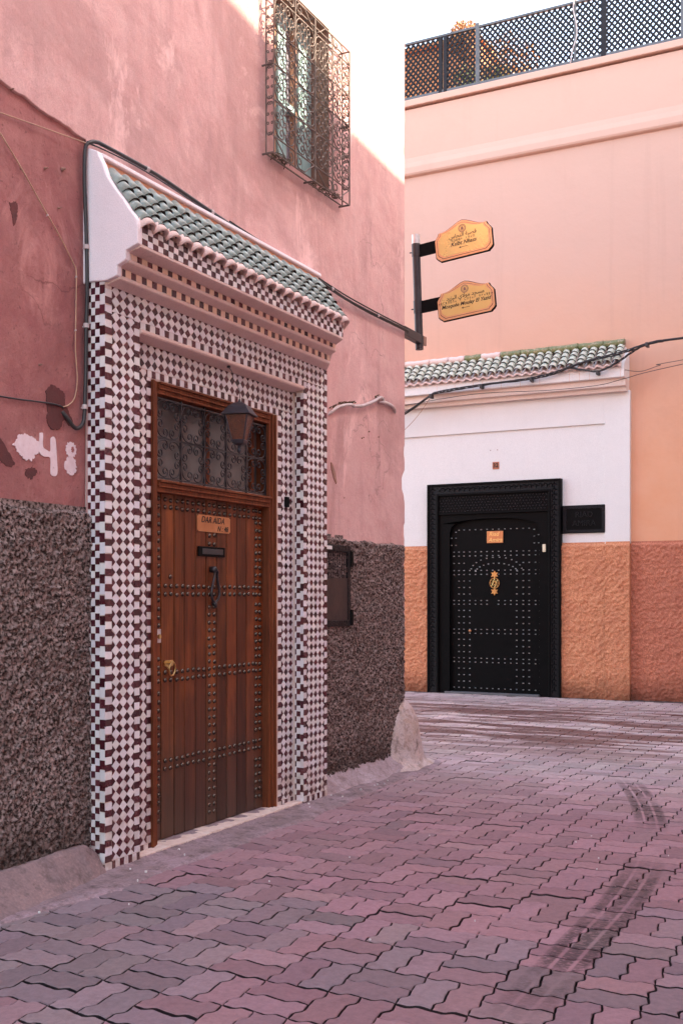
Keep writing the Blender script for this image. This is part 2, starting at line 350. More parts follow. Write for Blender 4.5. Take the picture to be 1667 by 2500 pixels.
def lin(a, b, step, extra=()):
    n = max(1, int(round((b-a)/step))); s = set(np.round(np.linspace(a, b, n+1), 5))
    for e in extra:
        if a < e < b:
            c = min(s, key=lambda t: abs(t-e))
            if c not in (round(a, 5), round(b, 5)) and c not in extra: s.discard(c)
            s.add(round(e, 5))
    return sorted(s)
def smooth_path(pts, n=8):
    P = [Vector(p) for p in pts]; out = []
    for i in range(len(P)-1):
        p0 = P[max(i-1, 0)]; p1 = P[i]; p2 = P[i+1]; p3 = P[min(i+2, len(P)-1)]
        for k in range(n):
            t = k/n; out.append(.5*((2*p1)+(p2-p0)*t+(2*p0-5*p1+4*p2-p3)*t*t+(3*p1-p0-3*p2+p3)*t**3))
    out.append(P[-1]); return out
def text_into(mb, body, mat4, size, shear=0, align='CENTER', m=0, ext=.0006, bold=0):
    c = bpy.data.curves.new('txt', 'FONT'); c.body = body; c.size = size; c.shear = shear; c.align_x = align; c.align_y = 'CENTER'
    c.extrude = ext; c.offset = bold; c.resolution_u = 3
    o = bpy.data.objects.new('txt', c); C.objects.link(o); bpy.context.view_layer.update()
    me = bpy.data.meshes.new_from_object(o.evaluated_get(bpy.context.evaluated_depsgraph_get()))
    mb.add([tuple(mat4 @ v.co) for v in me.vertices], [tuple(p.vertices) for p in me.polygons], m)
    bpy.data.objects.remove(o); bpy.data.curves.remove(c); bpy.data.meshes.remove(me)
def frame4(o, ex, ey):
    ex = Vector(ex).normalized(); ey = Vector(ey).normalized(); ez = ex.cross(ey)
    return Matrix(((ex.x, ey.x, ez.x, o[0]), (ex.y, ey.y, ez.y, o[1]), (ex.z, ey.z, ez.z, o[2]), (0, 0, 0, 1)))
PX = lambda u, v, w: (w, u, v)      # (y, z, x)   faces of the near wall
PY = lambda u, v, w: (u, w, v)      # (x, z, y)   faces of the far wall
PZ = lambda u, v, w: (u, v, w)
def project(x, y, z):
    dx, dy = x-3.86, y; a = dx*math.cos(TH)+dy*math.sin(TH); d = -dx*math.sin(TH)+dy*math.cos(TH)
    if d < .1: return None
    return 833.5+2689*a/d, 1460-2689*(z-1.45)/d, d

# ------------------------------------------------------------------ ground and paving
def struct(o): o['kind'] = 'structure'; return o
g = MB(); g.add([(-300, -300, -.02), (300, -300, -.02), (300, 300, -.02), (-300, 300, -.02)], [(0, 1, 2, 3)])
ground = struct(g.build('ground', 'soil'))
PX0, PY0, MX, MY = .075, .92, .268, .298
def wob(t, amp): # interlocking edge wave, two periods a side
    q = (t*2) % 1.0
    pts = [(0, 0), (.16, -.22), (.33, -.62), (.42, -.35), (.54, .75), (.63, 1.0), (.80, .55), (1, 0)]
    for (a, b), (c, d) in zip(pts, pts[1:]):
        if a <= q <= c: return amp*(b+(d-b)*(q-a)/(c-a))
    return 0
KS = [0, .08, .165, .21, .27, .315, .40]
def side(p, q, n, t0, t1, amp):
    # points from p to q, wave along normal n evaluated on param t0..t1
    ks = [k+j*.5 for j in range(3) for k in KS]; ts = [t for t in ks if min(t0, t1)-1e-6 <= t < max(t0, t1)-1e-6]
    if t1 < t0: ts = [t0+t1-t for t in ts]
    return [(p[0]+(q[0]-p[0])*(t-t0)/(t1-t0)+n[0]*wob(t, amp), p[1]+(q[1]-p[1])*(t-t0)/(t1-t0)+n[1]*wob(t, amp)) for t in ts]
pav_list = []
AMP = .0130
jx = {}; 
def node(i, j):
    if (i, j) not in jx:
        r = random.Random(i*971+j*131+5); jx[i, j] = (PX0+i*MX+r.uniform(-.005, .005)+.010*math.sin(j*.7+i*.2), PY0+j*MY+r.uniform(-.006, .006)+.012*math.sin(i*.55+j*.13))
    return jx[i, j]
def lerp(a, b, t): return (a[0]+(b[0]-a[0])*t, a[1]+(b[1]-a[1])*t)
def edge(a, b, t0, t1, horizontal):
    # polyline on line a->b between params, direction from t0 to t1
    n = (0, 1) if horizontal else (1, 0); A = AMP
    base = sorted({round(k+h, 4) for k in KS for h in (0, .5)} | {round(t0, 4), round(t1, 4)})
    ts = [t for t in base if min(t0, t1)-1e-6 <= t <= max(t0, t1)+1e-6]
    if t1 < t0: ts = ts[::-1]
    return [(lambda p: (p[0]+n[0]*wob(t, A), p[1]+n[1]*wob(t, A)))(lerp(a, b, t)) for t in ts][:-1]
NI0, NI1, NJ0, NJ1 = -16, 18, -1, 50
for i in range(NI0, NI1):
    for j in range(NJ0, NJ1):
        A, B, Cc, D = node(i, j), node(i+1, j), node(i+1, j+1), node(i, j+1)
        if A[1] > 15.72 or (A[0] < -.05 and A[1] < 8.5): continue
        if (i+j) % 2 == 0:   # split along x: two stones, each spans full width
            La, Rb = lerp(A, D, .5), lerp(B, Cc, .5)
            polys = [edge(A, B, 0, 1, True)+edge(B, Cc, 0, .5, False)+edge(La, Rb, 1, 0, True)+edge(A, D, .5, 0, False),
                     edge(La, Rb, 0, 1, True)+edge(B, Cc, .5, 1, False)+edge(D, Cc, 1, 0, True)+edge(A, D, 1, .5, False)]
        else:
            Bb, Tt = lerp(A, B, .5), lerp(D, Cc, .5)
            polys = [edge(A, B, 0, .5, True)+edge(Bb, Tt, 0, 1, False)+edge(D, Cc, .5, 0, True)+edge(A, D, 1, 0, False),
                     edge(A, B, .5, 1, True)+edge(B, Cc, 0, 1, False)+edge(D, Cc, 1, .5, True)+edge(Bb, Tt, 1, 0, False)]
        pav_list += polys
def paver_mb(mb, poly):
    n = len(poly); cx = sum(p[0] for p in poly)/n; cy = sum(p[1] for p in poly)/n
    r = random.random()
    grey = float(fbm(np.array([cx*.9+3]), np.array([cy*.75+8]), 3, 2)[0])+random.uniform(-.10, .10)+(.22 if (cx < 1.55 and 2.9 < cy < 4.6) else 0)-(.2 if cx < .75 and cy > 4.6 else 0)
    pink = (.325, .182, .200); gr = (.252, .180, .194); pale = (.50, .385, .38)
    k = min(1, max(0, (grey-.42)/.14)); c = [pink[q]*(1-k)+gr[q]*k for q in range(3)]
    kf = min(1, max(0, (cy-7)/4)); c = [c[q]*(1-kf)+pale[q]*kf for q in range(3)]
    v = random.uniform(.80, 1.16); c = tuple(q*v*random.uniform(.97, 1.03) for q in c)
    dz = random.gauss(0, .0009)-(.005 if random.random() < .03 else 0); tx = random.gauss(0, .006); ty = random.gauss(0, .006)
    Z = lambda p: dz+tx*(p[0]-cx)+ty*(p[1]-cy)
    # shrink for the joint, then a worn arris
    def ins(d):
        out = []
        for q in range(n):
            a, b, e = poly[q-1], poly[q], poly[(q+1) % n]
            t1 = (b[0]-a[0], b[1]-a[1]); t2 = (e[0]-b[0], e[1]-b[1]); l1 = math.hypot(*t1) or 1; l2 = math.hypot(*t2) or 1
            nx = -(t1[1]/l1+t2[1]/l2); ny = (t1[0]/l1+t2[0]/l2); l = math.hypot(nx, ny) or 1
            out.append((b[0]+nx/l*d*.8, b[1]+ny/l*d*1.5))
        return out
    jw = random.uniform(.0032, .0058); o0 = ins(jw); o1 = ins(jw+.0038)
    vs_ = [(p[0], p[1], -.03) for p in o0]+[(p[0], p[1], Z(p)-.0035) for p in o0]+[(p[0], p[1], Z(p)) for p in o1]
    fs = [tuple(range(2*n, 3*n))]
    for q in range(n):
        s_ = (q+1) % n; fs += [(q, s_, n+s_, n+q), (n+q, n+s_, 2*n+s_, 2*n+q)]
    dk = tuple(q*.13 for q in c); top = [f for f in fs if min(f) >= n]; lo = [f for f in fs if min(f) < n]
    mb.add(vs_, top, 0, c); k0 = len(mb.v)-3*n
    for f in lo: mb.f.append(tuple(k0+i for i in f)); mb.m.append(0); mb.c.append(dk)
vis = []
for p in pav_list:
    cx = sum(a[0] for a in p)/len(p); cy = sum(a[1] for a in p)/len(p); pr = project(cx, cy, 0)
    inv = pr and -20 < pr[0] < 1690 and 1500 < pr[1] < 2520 and not (cx < .36 and cy < 8.3)
    vis.append((pr[2] if inv else 1e3+cy, p, cx, cy))
vis.sort(key=lambda a: a[0])
rest = MB(); paving_root = struct(thing('paving', '', '', (0, 0, 0))); del paving_root['label']; del paving_root['category']
for k, (d, p, cx, cy) in enumerate(vis):
    if k < 300 and d < 900:
        mb = MB(); paver_mb(mb, p); mb.build('paving_stone', 'paver', paving_root)
    else: paver_mb(rest, p)
rest.build('paving_stone', 'paver', paving_root, stuff=True)
lt = MB()
for k in range(30):
    yy_ = random.uniform(3.6, 8.6); xx_ = random.uniform(.14, .42) if k < 16 else random.uniform(.5, 3.2); r_ = random.uniform(.002, .006) if k < 16 else random.uniform(.002, .004)
    zz_ = .021 if k < 16 else .004
    lt.prism([(xx_-r_, yy_-r_*.6), (xx_+r_, yy_-r_*.4), (xx_+r_*.7, yy_+r_), (xx_-r_*.5, yy_+r_*.8)], PZ, zz_-.006, zz_+random.uniform(.001, .004))
lt.build('litter', 'white', paving_root, stuff=True)
# grime where the far wall meets the stones
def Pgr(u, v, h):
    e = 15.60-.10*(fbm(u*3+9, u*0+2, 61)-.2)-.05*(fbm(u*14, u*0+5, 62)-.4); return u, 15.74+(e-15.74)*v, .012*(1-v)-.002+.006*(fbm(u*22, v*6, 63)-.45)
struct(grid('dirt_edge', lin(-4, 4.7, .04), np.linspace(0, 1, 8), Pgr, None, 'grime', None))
# cement strip along the near house, its outer edge ragged over the stones
edge_pts = [(.30, .5), (.30, 2.6), (.312, 3.62), (.33, 3.9), (.37, 4.1), (.415, 4.35), (.405, 4.6), (.385, 4.85), (.395, 5.05), (.414, 5.5), (.374, 5.97), (.42, 6.3), (.36, 6.6), (.365, 6.85), (.34, 7.3), (.30, 7.85), (.275, 8.25), (.33, 8.5), (.27, 8.85), (.12, 9.15), (-.10, 9.2), (-.3, 9.0)]
def ex(y): return np.interp(y, [p[1] for p in edge_pts[:19]], [p[0] for p in edge_pts[:19]])
ys = lin(.5, 8.85, .03); us = np.linspace(0, 1, 16)
def Pst(u, v, h):
    e = ex(v)+.03*(fbm(v*9, v*0+2.2, 5)-.45)+.02*(fbm(v*25, v*0+7, 9)-.45)
    X = -.05+(e+.05)*u; Z = .010+.012*(fbm(X*14, v*14, 4)-.45)-.020*np.clip((u-.9)/.1, 0, 1)+.02*np.clip((.20-X)/.2, 0, 1)
    return X, v, Z
struct(grid('cement_strip', us, ys, Pst, None, 'cement', None))
tail = MB(); tail.prism([(-.5, 8.84), (.26, 8.84), (.22, 9.02), (.08, 9.17), (-.12, 9.2), (-.5, 9.1)], PZ, -.02, .006); struct(tail.build('cement_patch', 'cement', None, bevel=.003))

# ------------------------------------------------------------------ near house
HX = -6.5; ZT = 8.6; YE = 8.72; YS = -4
house = thing('corner_house', 'dusty pink corner house with a maroon and white tiled doorway', 'house', (-3, 4, 0))
W0, W1, WB, WT = 6.49, 7.308, 4.50, 5.72         # window hole
def wall_h(u, v): return .012*(fbm(u*1.3, v*1.3, 2)-.47)+.005*(fbm(u*6, v*6, 12)-.47)
Pw = lambda u, v, h: (h, u, v)
holes = [(W0, W1, WB, WT), (5.0, 6.5, 0, 2.72)]
# right of / above the doorway
grid('wall', lin(4.56, 8.64, .06, (W0, W1, 5.0, 6.5)), lin(0, ZT, .06, (WB, WT, 2.72)), Pw, wall_h, 'plaster', house, holes)
def wl_h(u, v): return wall_h(u, v)
# upper left wall overlaps the older, redder coat below it with a broken lip
def lip(u): return 3.865+(4.57-u)*.105+.02*(fbm(u*9, u*0+1, 31)-.45)+.012*(fbm(u*30, u*0+4, 33)-.45)
ul = lin(2.9, 4.56, .02); vt = np.array([0, .0004, .0012, .003, .007]+list(np.linspace(.015, 1, 60)))
grid('wall', ul, vt, lambda u, t, h: (wall_h(u, lip(u)+(ZT-lip(u))*t)+.002-.018*(t < .0002), u, lip(u)+(ZT-lip(u))*t), None, 'plaster', house)
grid('wall', lin(YS, 2.92, .4), lin(3.9, ZT, .4), Pw, wall_h, 'plaster', house)
grid('wall', lin(YS, 2.92, .4), lin(0, 3.95, .4), lambda u, v, h: (h-.014, u, v), wall_h, 'old_plaster', house)
grid('wall', lin(2.9, 4.57, .04), lin(0, 4.2, .04), lambda u, v, h: (h-.014, u, v), wall_h, 'old_plaster', house)
# worn corner edge
vz = np.array(lin(0, ZT, .025)); chip = np.clip(fbm(vz*5, vz*0+3, 50)-.52, 0, 1)*.16*(np.interp(vz, [0, 1.9, 2.2, 2.9, 3.4, 9], [.3, .5, 1, 1, .35, .3]))+.004*fbm(vz*25, vz*0, 51)
cm = MB(); nvz = len(vz)
for k, z in enumerate(vz):
    h0 = float(wall_h(np.array([8.64]), np.array([z]))[0]); c_ = float(chip[k])
    cm.v += [(h0, 8.64, z), (h0*.5-c_*.25, YE-.014-c_, z), (-.005-c_, YE-.004-c_*.3, z), (-.06-c_, YE, z), (-.2, YE, z)]
for k in range(nvz-1):
    for q in range(4): cm.f.append((k*5+q, k*5+q+1, k*5+q+6, k*5+q+5)); cm.m.append(0); cm.c.append((1, 1, 1))
cm.build('wall', 'plaster', house, smooth=True)
sh = MB()
sh.add([(-.2, YE, 0), (HX, YE, 0), (HX, YE, ZT), (-.2, YE, ZT)], [(0, 1, 2, 3)])
sh.add([(0, YS, 0), (HX, YS, 0), (HX, YS, ZT), (0, YS, ZT)], [(0, 1, 2, 3)])
sh.add([(HX, YS, 0), (HX, YE, 0), (HX, YE, ZT), (HX, YS, ZT)], [(0, 1, 2, 3)])
sh.add([(0, YS, ZT), (0, YE, ZT), (HX, YE, ZT), (HX, YS, ZT)], [(0, 1, 2, 3)])
sh.build('wall', 'plaster', house)
# rough dado, real relief
def rough(u, v, s=1.0, seed=70, amp=.036, cell=.0195):
    a = vnoise(u/cell, v/cell, seed); b = vnoise(u/(cell*.5), v/(cell*.5), seed+3); c = vnoise(u/(cell*2.2), v/(cell*2.2), seed+5)
    return amp*(.55*a**1.3+.35*b+.25*c)
def dado_near(u, v):
    top = 1.903+.016*(fbm(u*12, u*0, 80)-.5)*2+.008*(fbm(u*60, u*0, 81)-.5); h = rough(u, v)+.004
    f = np.clip((top-v)/.012, 0, 1); return -.004+wall_h(u, v)*.0+(h+.006)*f
grid('rough_dado', lin(2.2, 4.565, .0062), lin(.02, 1.93, .0062), Pw, dado_near, 'dado', house)
grid('rough_dado', lin(7.04, 8.70, .0085), lin(.02, 1.93, .0085), lambda u, v, h: (h-.05*np.clip((u-8.60)/.1, 0, 1)**2+.006, u, v), dado_near, 'dado', house)
grid('rough_dado', lin(YS, 2.21, .06), lin(.02, 1.90, .06), lambda u, v, h: (h+.022, u, v), None, 'dado', house)
rd = MB(); rd.add([(-.03, YE+.006, 0), (HX, YE+.006, 0), (HX, YE+.006, 1.9), (-.03, YE+.006, 1.9)], [(0, 1, 2, 3)]); rd.build('rough_dado', 'dado', house)
# skirtings
sk = MB(); yy = lin(-2, 4.56, .06)
for k, y in enumerate(yy):
    bo = np.interp(y, [-2, 3.6, 4.2, 4.56], [.30, .305, .22, .155]); to = np.interp(y, [-2, 3.6, 4.56], [.062, .062, .075]); j = .002*math.sin(y*23)+.002*math.sin(y*57)
    zt = .150+.006*math.sin(y*9)-(.035 if y > 4.5 else 0)
    sk.v += [(-.02, y, zt+.012), (to-.02+j, y, zt+.006), (to+j, y, zt-.008), (bo+j, y, -.01)]
for k in range(len(yy)-1):
    for q in range(3): sk.f.append((k*4+q, k*4+4+q, k*4+5+q, k*4+1+q)); sk.m.append(0); sk.c.append((1, 1, 1))
sk.build('cement_skirting', 'skirt_near', house, smooth=False, bevel=0)
s2 = MB(); yy = lin(7.045, 8.62, .05)
for y in yy:
    t = (y-7.045)/1.57; zt = .145+.0*t+(.10*max(0, (y-8.15)/.5)**1.6); bo = .10+.05*math.sin(t*2.6)+.02*math.sin(y*9)
    s2.v += [(-.01, y, zt), (.022, y, zt-.003), (.05+.2*(bo-.1), y, zt*.62), (bo, y, zt*.16), (bo+.03, y, .0)]
for k in range(len(yy)-1):
    for q in range(4): s2.f.append((k*5+q, k*5+5+q, k*5+6+q, k*5+1+q)); s2.m.append(0); s2.c.append((1, 1, 1))
s2.build('cement_skirting', 'skirting', house, smooth=True)

# ---- tiled portal
portal = thing('tiled_portal', '', ''); portal.parent = house; portal.location = Vector((0, 5.8, 0))-house.location; del portal['label']; del portal['category']
XF, XR = .12, .035; YL, YLi, YRi, YR = 4.569, 4.862, 6.704, 7.05; ZC = 3.108
pb = MB()
pb.box(-.03, XF-.003, YL+.003, YLi-.003, -.02, ZC); pb.box(-.03, XF-.003, YRi+.003, YR-.002, -.02, ZC)
pb.box(-.03, XF-.003, YLi-.003, YRi+.003, 2.925, ZC)
pb.box(-.03, XR-.003, YLi-.003, 5.075, 0, 2.90); pb.box(-.03, XR-.003, 6.50, YRi+.003, 0, 2.90); pb.box(-.03, XR-.003, 5.075, 6.50, 2.695, 2.90)
pb.build('backing', 'grout', portal)
lp = MB(); lp.prism([(XR-.02, 2.886), (XF+.004, 2.900), (XF+.012, 2.908), (XF+.010, 2.924), (XF-.01, 2.929), (XR-.02, 2.929)], lambda u, v, w_: (u, w_, v), YLi+.001, YRi-.001)
lp.build('soffit_lip', 'soffit', portal, bevel=.003)
st_ = MB(); st_.box(-.02, XR+.001, 6.4551, 6.492, 0, 2.70); st_.build('plaster_strip', 'chalk', portal)
tiles = []      # (size key, poly2d, Pfunc, depth0, depth1, material, tint)
def clip(poly, x0, x1, y0, y1):
    for ax, lim, sg in ((0, x0, 1), (0, x1, -1), (1, y0, 1), (1, y1, -1)):
        out = []
        for a, b in zip(poly, poly[1:]+poly[:1]):
            ia = (a[ax]-lim)*sg >= 0; ib = (b[ax]-lim)*sg >= 0
            if ia: out.append(a)
            if ia != ib:
                t = (lim-a[ax])/(b[ax]-a[ax]); out.append((a[0]+(b[0]-a[0])*t, a[1]+(b[1]-a[1])*t))
        poly = out
        if len(poly) < 3: return None
    return poly
def area(p): return abs(sum(a[0]*b[1]-b[0]*a[1] for a, b in zip(p, p[1:]+p[:1])))/2
def put_tile(poly, P, w0, w1, dark, region=None, mw='tile_w'):
    if region: poly = clip(poly, *region)
    if not poly or area(poly) < 1.2e-4: return
    cx = sum(p[0] for p in poly)/len(poly); cy = sum(p[1] for p in poly)/len(poly); q = 1-random.uniform(.02, .06)
    ox, oy = random.gauss(0, .0006), random.gauss(0, .0008)
    pl = [(cx+(a-cx)*q+ox+random.gauss(0, .0006), cy+(b-cy)*q+oy+random.gauss(0, .0006)) for a, b in poly]
    if sum(a[0]*b[1]-b[0]*a[1] for a, b in zip(pl, pl[1:]+pl[:1])) < 0: pl = pl[::-1]
    v = random.uniform(.7, 1.6) if dark else random.uniform(.88, 1.06)
    tc = (v, v*random.uniform(.85, 1.1), v*random.uniform(.9, 1.1)) if dark else (v, v*random.uniform(.97, 1.02), v*random.uniform(.96, 1.04))
    dz = random.uniform(-.0006, .0006)
    ta, tb_ = random.gauss(0, .022), random.gauss(0, .022); P0 = P
    P = lambda u, v, w_: P0(u, v, w_+(ta*(u-cx)+tb_*(v-cy) if w_ > w0+1e-4 else 0))
    c3 = P(cx, cy, w1); pr = project(*c3)
    tiles.append((pr[2] if pr and -10 < pr[0] < 1680 and -10 < pr[1] < 2510 else 99, pl, P, w0, w1+dz, 'tile_d' if dark else mw, tc))
def diamonds(P, w0, w1, y0, y1, z0, z1, ny, pz=.0555, phase=0, mw='tile_w'):
    py = (y1-y0)/ny; reg = (y0, y1, z0, z1)
    for i in range(-1, int(ny)+2):
        for j in range(-1, int((z1-z0)/pz)+2):
            for dark in (0, 1):
                cy = y0+(i+(0 if dark else .5)+phase)*py; cz = z0+(j+.5+(0 if dark else .5))*pz
                a, b = py*.5, pz*.5
                if dark: a *= .87; b *= .87
                else: a *= 1.06; b *= 1.06
                put_tile([(cy-a, cz), (cy, cz-b), (cy+a, cz), (cy, cz+b)], P, w0, w1, dark, reg, mw)
def squares(P, w0, w1, y0, y1, z0, z1, pitch, frac=.5, off=0, horiz=False, ms='tile_w'):
    a = y0 if horiz else z0; b = y1 if horiz else z1; t = a-off*pitch; reg = (y0, y1, z0, z1)
    while t < b:
        for dark, t0, t1 in ((1, t, t+pitch*frac), (0, t+pitch*frac, t+pitch)):
            m_ = random.gauss(0, .0012)
            pl = [(t0+m_, z0), (t1+m_, z0), (t1+m_, z1), (t0+m_, z1)] if horiz else [(y0, t0+m_), (y1, t0+m_), (y1, t1+m_), (y0, t1+m_)]
            put_tile(pl, P, w0, w1, dark, reg, ms)
        t += pitch
F = PX
WX0, WX1 = XF-.003, XF
squares(F, WX0, WX1, YL+.001, 4.626, .0, ZC-.03, .0795, .48, .3)
diamonds(F, WX0, WX1, 4.627, 4.814, .06, 2.966, 3)
squares(F, WX0, WX1, 4.815, YLi, .06, 2.966, .0785, .48, .55)
squares(F, WX0, WX1, 4.627, YLi, .0, .058, .072, .5, .1, True)
squares(F, WX0, WX1, YRi, 6.751, .0, 2.966, .0805, .5, .2)
diamonds(F, WX0, WX1, 6.752, 7.006, .06, 2.966, 4, .0565)
squares(F, WX0, WX1, 7.007, YR, .06, ZC-.01, .0805, .5, .6)
squares(F, WX0, WX1, 6.752, YR, .0, .058, .078, .5, .1, True)
diamonds(F, WX0, WX1, 4.627, 7.006, 2.968, ZC-.002, 38, .0555)
squares(F, WX0, WX1, 4.863, 6.703, 2.928, 2.967, .088, .45, .4, True)
# side of the left pier (faces the camera) and reveal of the right pier
def Fs(y0): return lambda u, v, w_: (u, y0-w_, v)
squares(Fs(YL+.003), 0, .003, .084, XF-.002, .02, ZC+.01, .109, .46, .2)
squares(Fs(YL+.003), 0, .003, .054, .083, .10, ZC+.01, .073, .48, .1)
squares(Fs(YL+.003), 0, .003, .026, .053, .14, ZC+.01, .073, .48, .1)
squares(Fs(YL+.003), 0, .003, .004, .025, .14, ZC+.01, .073, .48, .65)
squares(Fs(YRi+.003), 0, .003, .093, XF-.002, .0, 2.885, .117, .45, .2)
squares(Fs(YRi+.003), 0, .003, .062, .092, .0, 2.885, .0785, .48, .1)
squares(Fs(YRi+.003), 0, .003, .050, .061, .0, 2.885, .0785, .48, .55)
# recessed panel round the door frame
RX0, RX1 = XR-.003, XR
diamonds(F, RX0, RX1, YLi, 5.035, .06, 2.74, 3, .0555)
squares(F, RX0, RX1, 5.036, 5.074, .05, 2.70, .0795, .5, .4)
squares(F, RX0, RX1, YLi, 5.074, .0, .058, .072, .5, .4, True)
squares(F, RX0, RX1, 6.493, 6.541, .0, 2.70, .0805, .46, .35)
diamonds(F, RX0, RX1, 6.542, YRi-.001, .06, 2.74, 2.5, .0565)
squares(F, RX0, RX1, 6.542, YRi-.001, .0, .058, .078, .5, .4, True)
squares(F, RX0, RX1, 5.036, 6.541, 2.702, 2.742, .079, .5, .4, True)
diamonds(F, RX0, RX1, YLi, YRi-.001, 2.745, 2.884, 29.5, .0585)
# cornice bands
CPROF = [(-.02, 3.095), (.118, 3.098), (.132, 3.102), (.197, 3.116), (.204, 3.122), (.2035, 3.135), (.2005, 3.138), (.2005, 3.178), (.256, 3.196), (.2615, 3.202), (.261, 3.212), (.2585, 3.215), (.2585, 3.246), (.325, 3.260), (.338, 3.266), (.339, 3.276), (.3365, 3.280), (.3365, 3.372), (.30, 3.40), (-.02, 3.72)]
def yend(x): return float(np.interp(x, [0, .12, .20, .262, .339], [7.04, 7.045, 6.94, 6.925, 6.878]))
cn = MB(); cn.prism(CPROF, lambda u, v, w_: (u, w_, v), 4.585, 7, bfun=lambda u, v: yend(u)); cn.build('cornice', 'soffit', portal, bevel=.0025)
squares(F, .2005, .2035, 4.61, 6.935, 3.139, 3.177, .0905, .46, .2, True, 'tile_bounce')
squares(F, .2585, .2615, 4.61, 6.92, 3.216, 3.245, .0905, .46, .5, True, 'tile_bounce')
for r_ in range(3):
    z0 = 3.281+r_*.0315; squares(F, .3365, .3395, 4.60, 6.875, z0, z0+.0313, .0905, .5, .5*(r_ % 2), True)
tiles.sort(key=lambda a: a[0]); restm = MB(); mats3 = ['tile_w', 'tile_d', 'tile_bounce']
for k, (d, pl, P, w0, w1, mn, tc) in enumerate(tiles):
    if k < 300: b_ = MB(); b_.prism(pl, P, w0, w1, 0, tc); b_.build('tile', mn, portal)
    else: restm.prism(pl, P, w0, w1, mats3.index(mn), tc)
restm.build('tile', mats3, portal, stuff=True)
# threshold bricks
th = MB()
y = 4.88
while y < 6.69:
    wd = random.uniform(.045, .058); c_ = random.uniform(.8, 1.1)
    MB().prism([(-.06, y), (.11+random.uniform(-.006, .006), y), (.11, y+wd-.003), (-.06, y+wd-.003)], PZ, .0, .030+random.uniform(-.003, .002)).build('threshold_brick', 'chalk', portal, bevel=.003)
    y += wd
# white cheek on the left and the lip along the wall above the canopy
ck = MB(); cheek = [(-.02, 3.112), (.035, 3.118), (.12, 3.112), (.139, 3.112), (.19, 3.124), (.207, 3.13), (.207, 3.18), (.25, 3.196), (.262, 3.206), (.264, 3.25), (.317, 3.268), (.341, 3.276), (.341, 3.372), (.334, 3.40), (.318, 3.425), (.286, 3.462), (.246, 3.520), (.193, 3.584), (.139, 3.660), (.115, 3.725), (.088, 3.775), (.079, 3.80), (.03, 3.822), (-.02, 3.835)]
ck.prism(cheek, lambda u, v, w_: (u, w_, v), 4.556, 4.598); ck.build('cheek', 'lilac', portal, bevel=.006)
lg = MB(); lg.prism([(-.02, 3.772), (.078, 3.774), (.086, 3.780), (.084, 3.800), (.03, 3.822), (-.02, 3.826)], lambda u, v, w_: (u, w_, v), 4.598, 7.03); lg.build('ledge', 'lilac', portal, bevel=.004)
og = MB(); og.box(-.02, .066, 4.598, 7.02, 3.64, 3.772); og.build('ledge', 'apricot', portal)

# ---- canopy roof tiles
canopy = thing('tiled_canopy', '', ''); del canopy['label']; del canopy['category']; canopy.parent = house; canopy.location = Vector((.2, 5.8, 3.5))-house.location
def arch_mesh(name, ro, ri, length, taper, matn, seg=10):
    mb = MB(); k = seg+1
    for (ln, sc) in ((0, 1), (length, taper)):
        for rr in (ro*sc, ri*sc):
            for q in range(k):
                a = math.pi*q/seg; mb.v.append((rr*math.cos(a), ln, rr*math.sin(a)*1.0))
    def f(a, b, c, d, m): mb.f.append((a, b, c, d)); mb.m.append(m); mb.c.append((1, 1, 1))
    for q in range(seg):
        f(q, q+1, 2*k+q+1, 2*k+q, 0); f(k+q+1, k+q, 3*k+q, 3*k+q+1, 1); f(q+1, q, k+q, k+q+1, 1); f(2*k+q, 2*k+q+1, 3*k+q+1, 3*k+q, 0)
    me = mb.mesh(name, [matn, 'rim']); 
    sm = [p.material_index == 0 for p in me.polygons]; me.polygons.foreach_set('use_smooth', sm); return me
tm = arch_mesh('roof_tile', .041, .0345, .118, .80, 'tealtile')
e0 = Vector((.325, 0, 3.392)); e1 = Vector((.105, 0, 3.700)); U = (e1-e0).normalized(); RW = Vector((0, 1, 0)); N = RW.cross(U)
L = (e1-e0).length
NCOL = 21; pit = (6.865-4.625)/(NCOL-1)
for c_ in range(NCOL):
    y = 4.632+c_*pit+random.uniform(-.004, .004)
    for r_ in range(5):
        s_ = .0+r_*.068+random.uniform(-.006, .006)
        tl = -.12+random.uniform(-.02, .02)      # tail lifts over the tile below
        Ut = (U*math.cos(tl)+N*math.sin(tl)).normalized(); Xr = (RW+U*random.uniform(-.05, .05)).normalized(); Ut = (Ut-Xr*Ut.dot(Xr)).normalized(); Nt = Xr.cross(Ut)
        o_ = e0+U*s_+N*(.016); sc = random.uniform(.95, 1.04)
        m_ = Matrix(((Xr.x*sc, Ut.x, Nt.x*sc, o_.x), (Xr.y*sc, Ut.y, Nt.y*sc, y+o_.y), (Xr.z*sc, Ut.z, Nt.z*sc, o_.z), (0, 0, 0, 1)))
        inst('roof_tile', tm, canopy, m_)
def bed(u, t, h):   # mortar bed, hollow between the rows of cover tiles
    ph = (u-4.632)/pit; wv = .020*np.cos(ph*2*np.pi)-.006+.010*(fbm(u*40, t*30, 90)-.5)
    X = e0.x+U.x*t+N.x*wv; Z = e0.z+U.z*t+N.z*wv; return X, u, Z
grid('mortar_bed', lin(4.585, 6.885, .011), lin(-.012, L+.02, .03), bed, None, 'chalk', canopy)
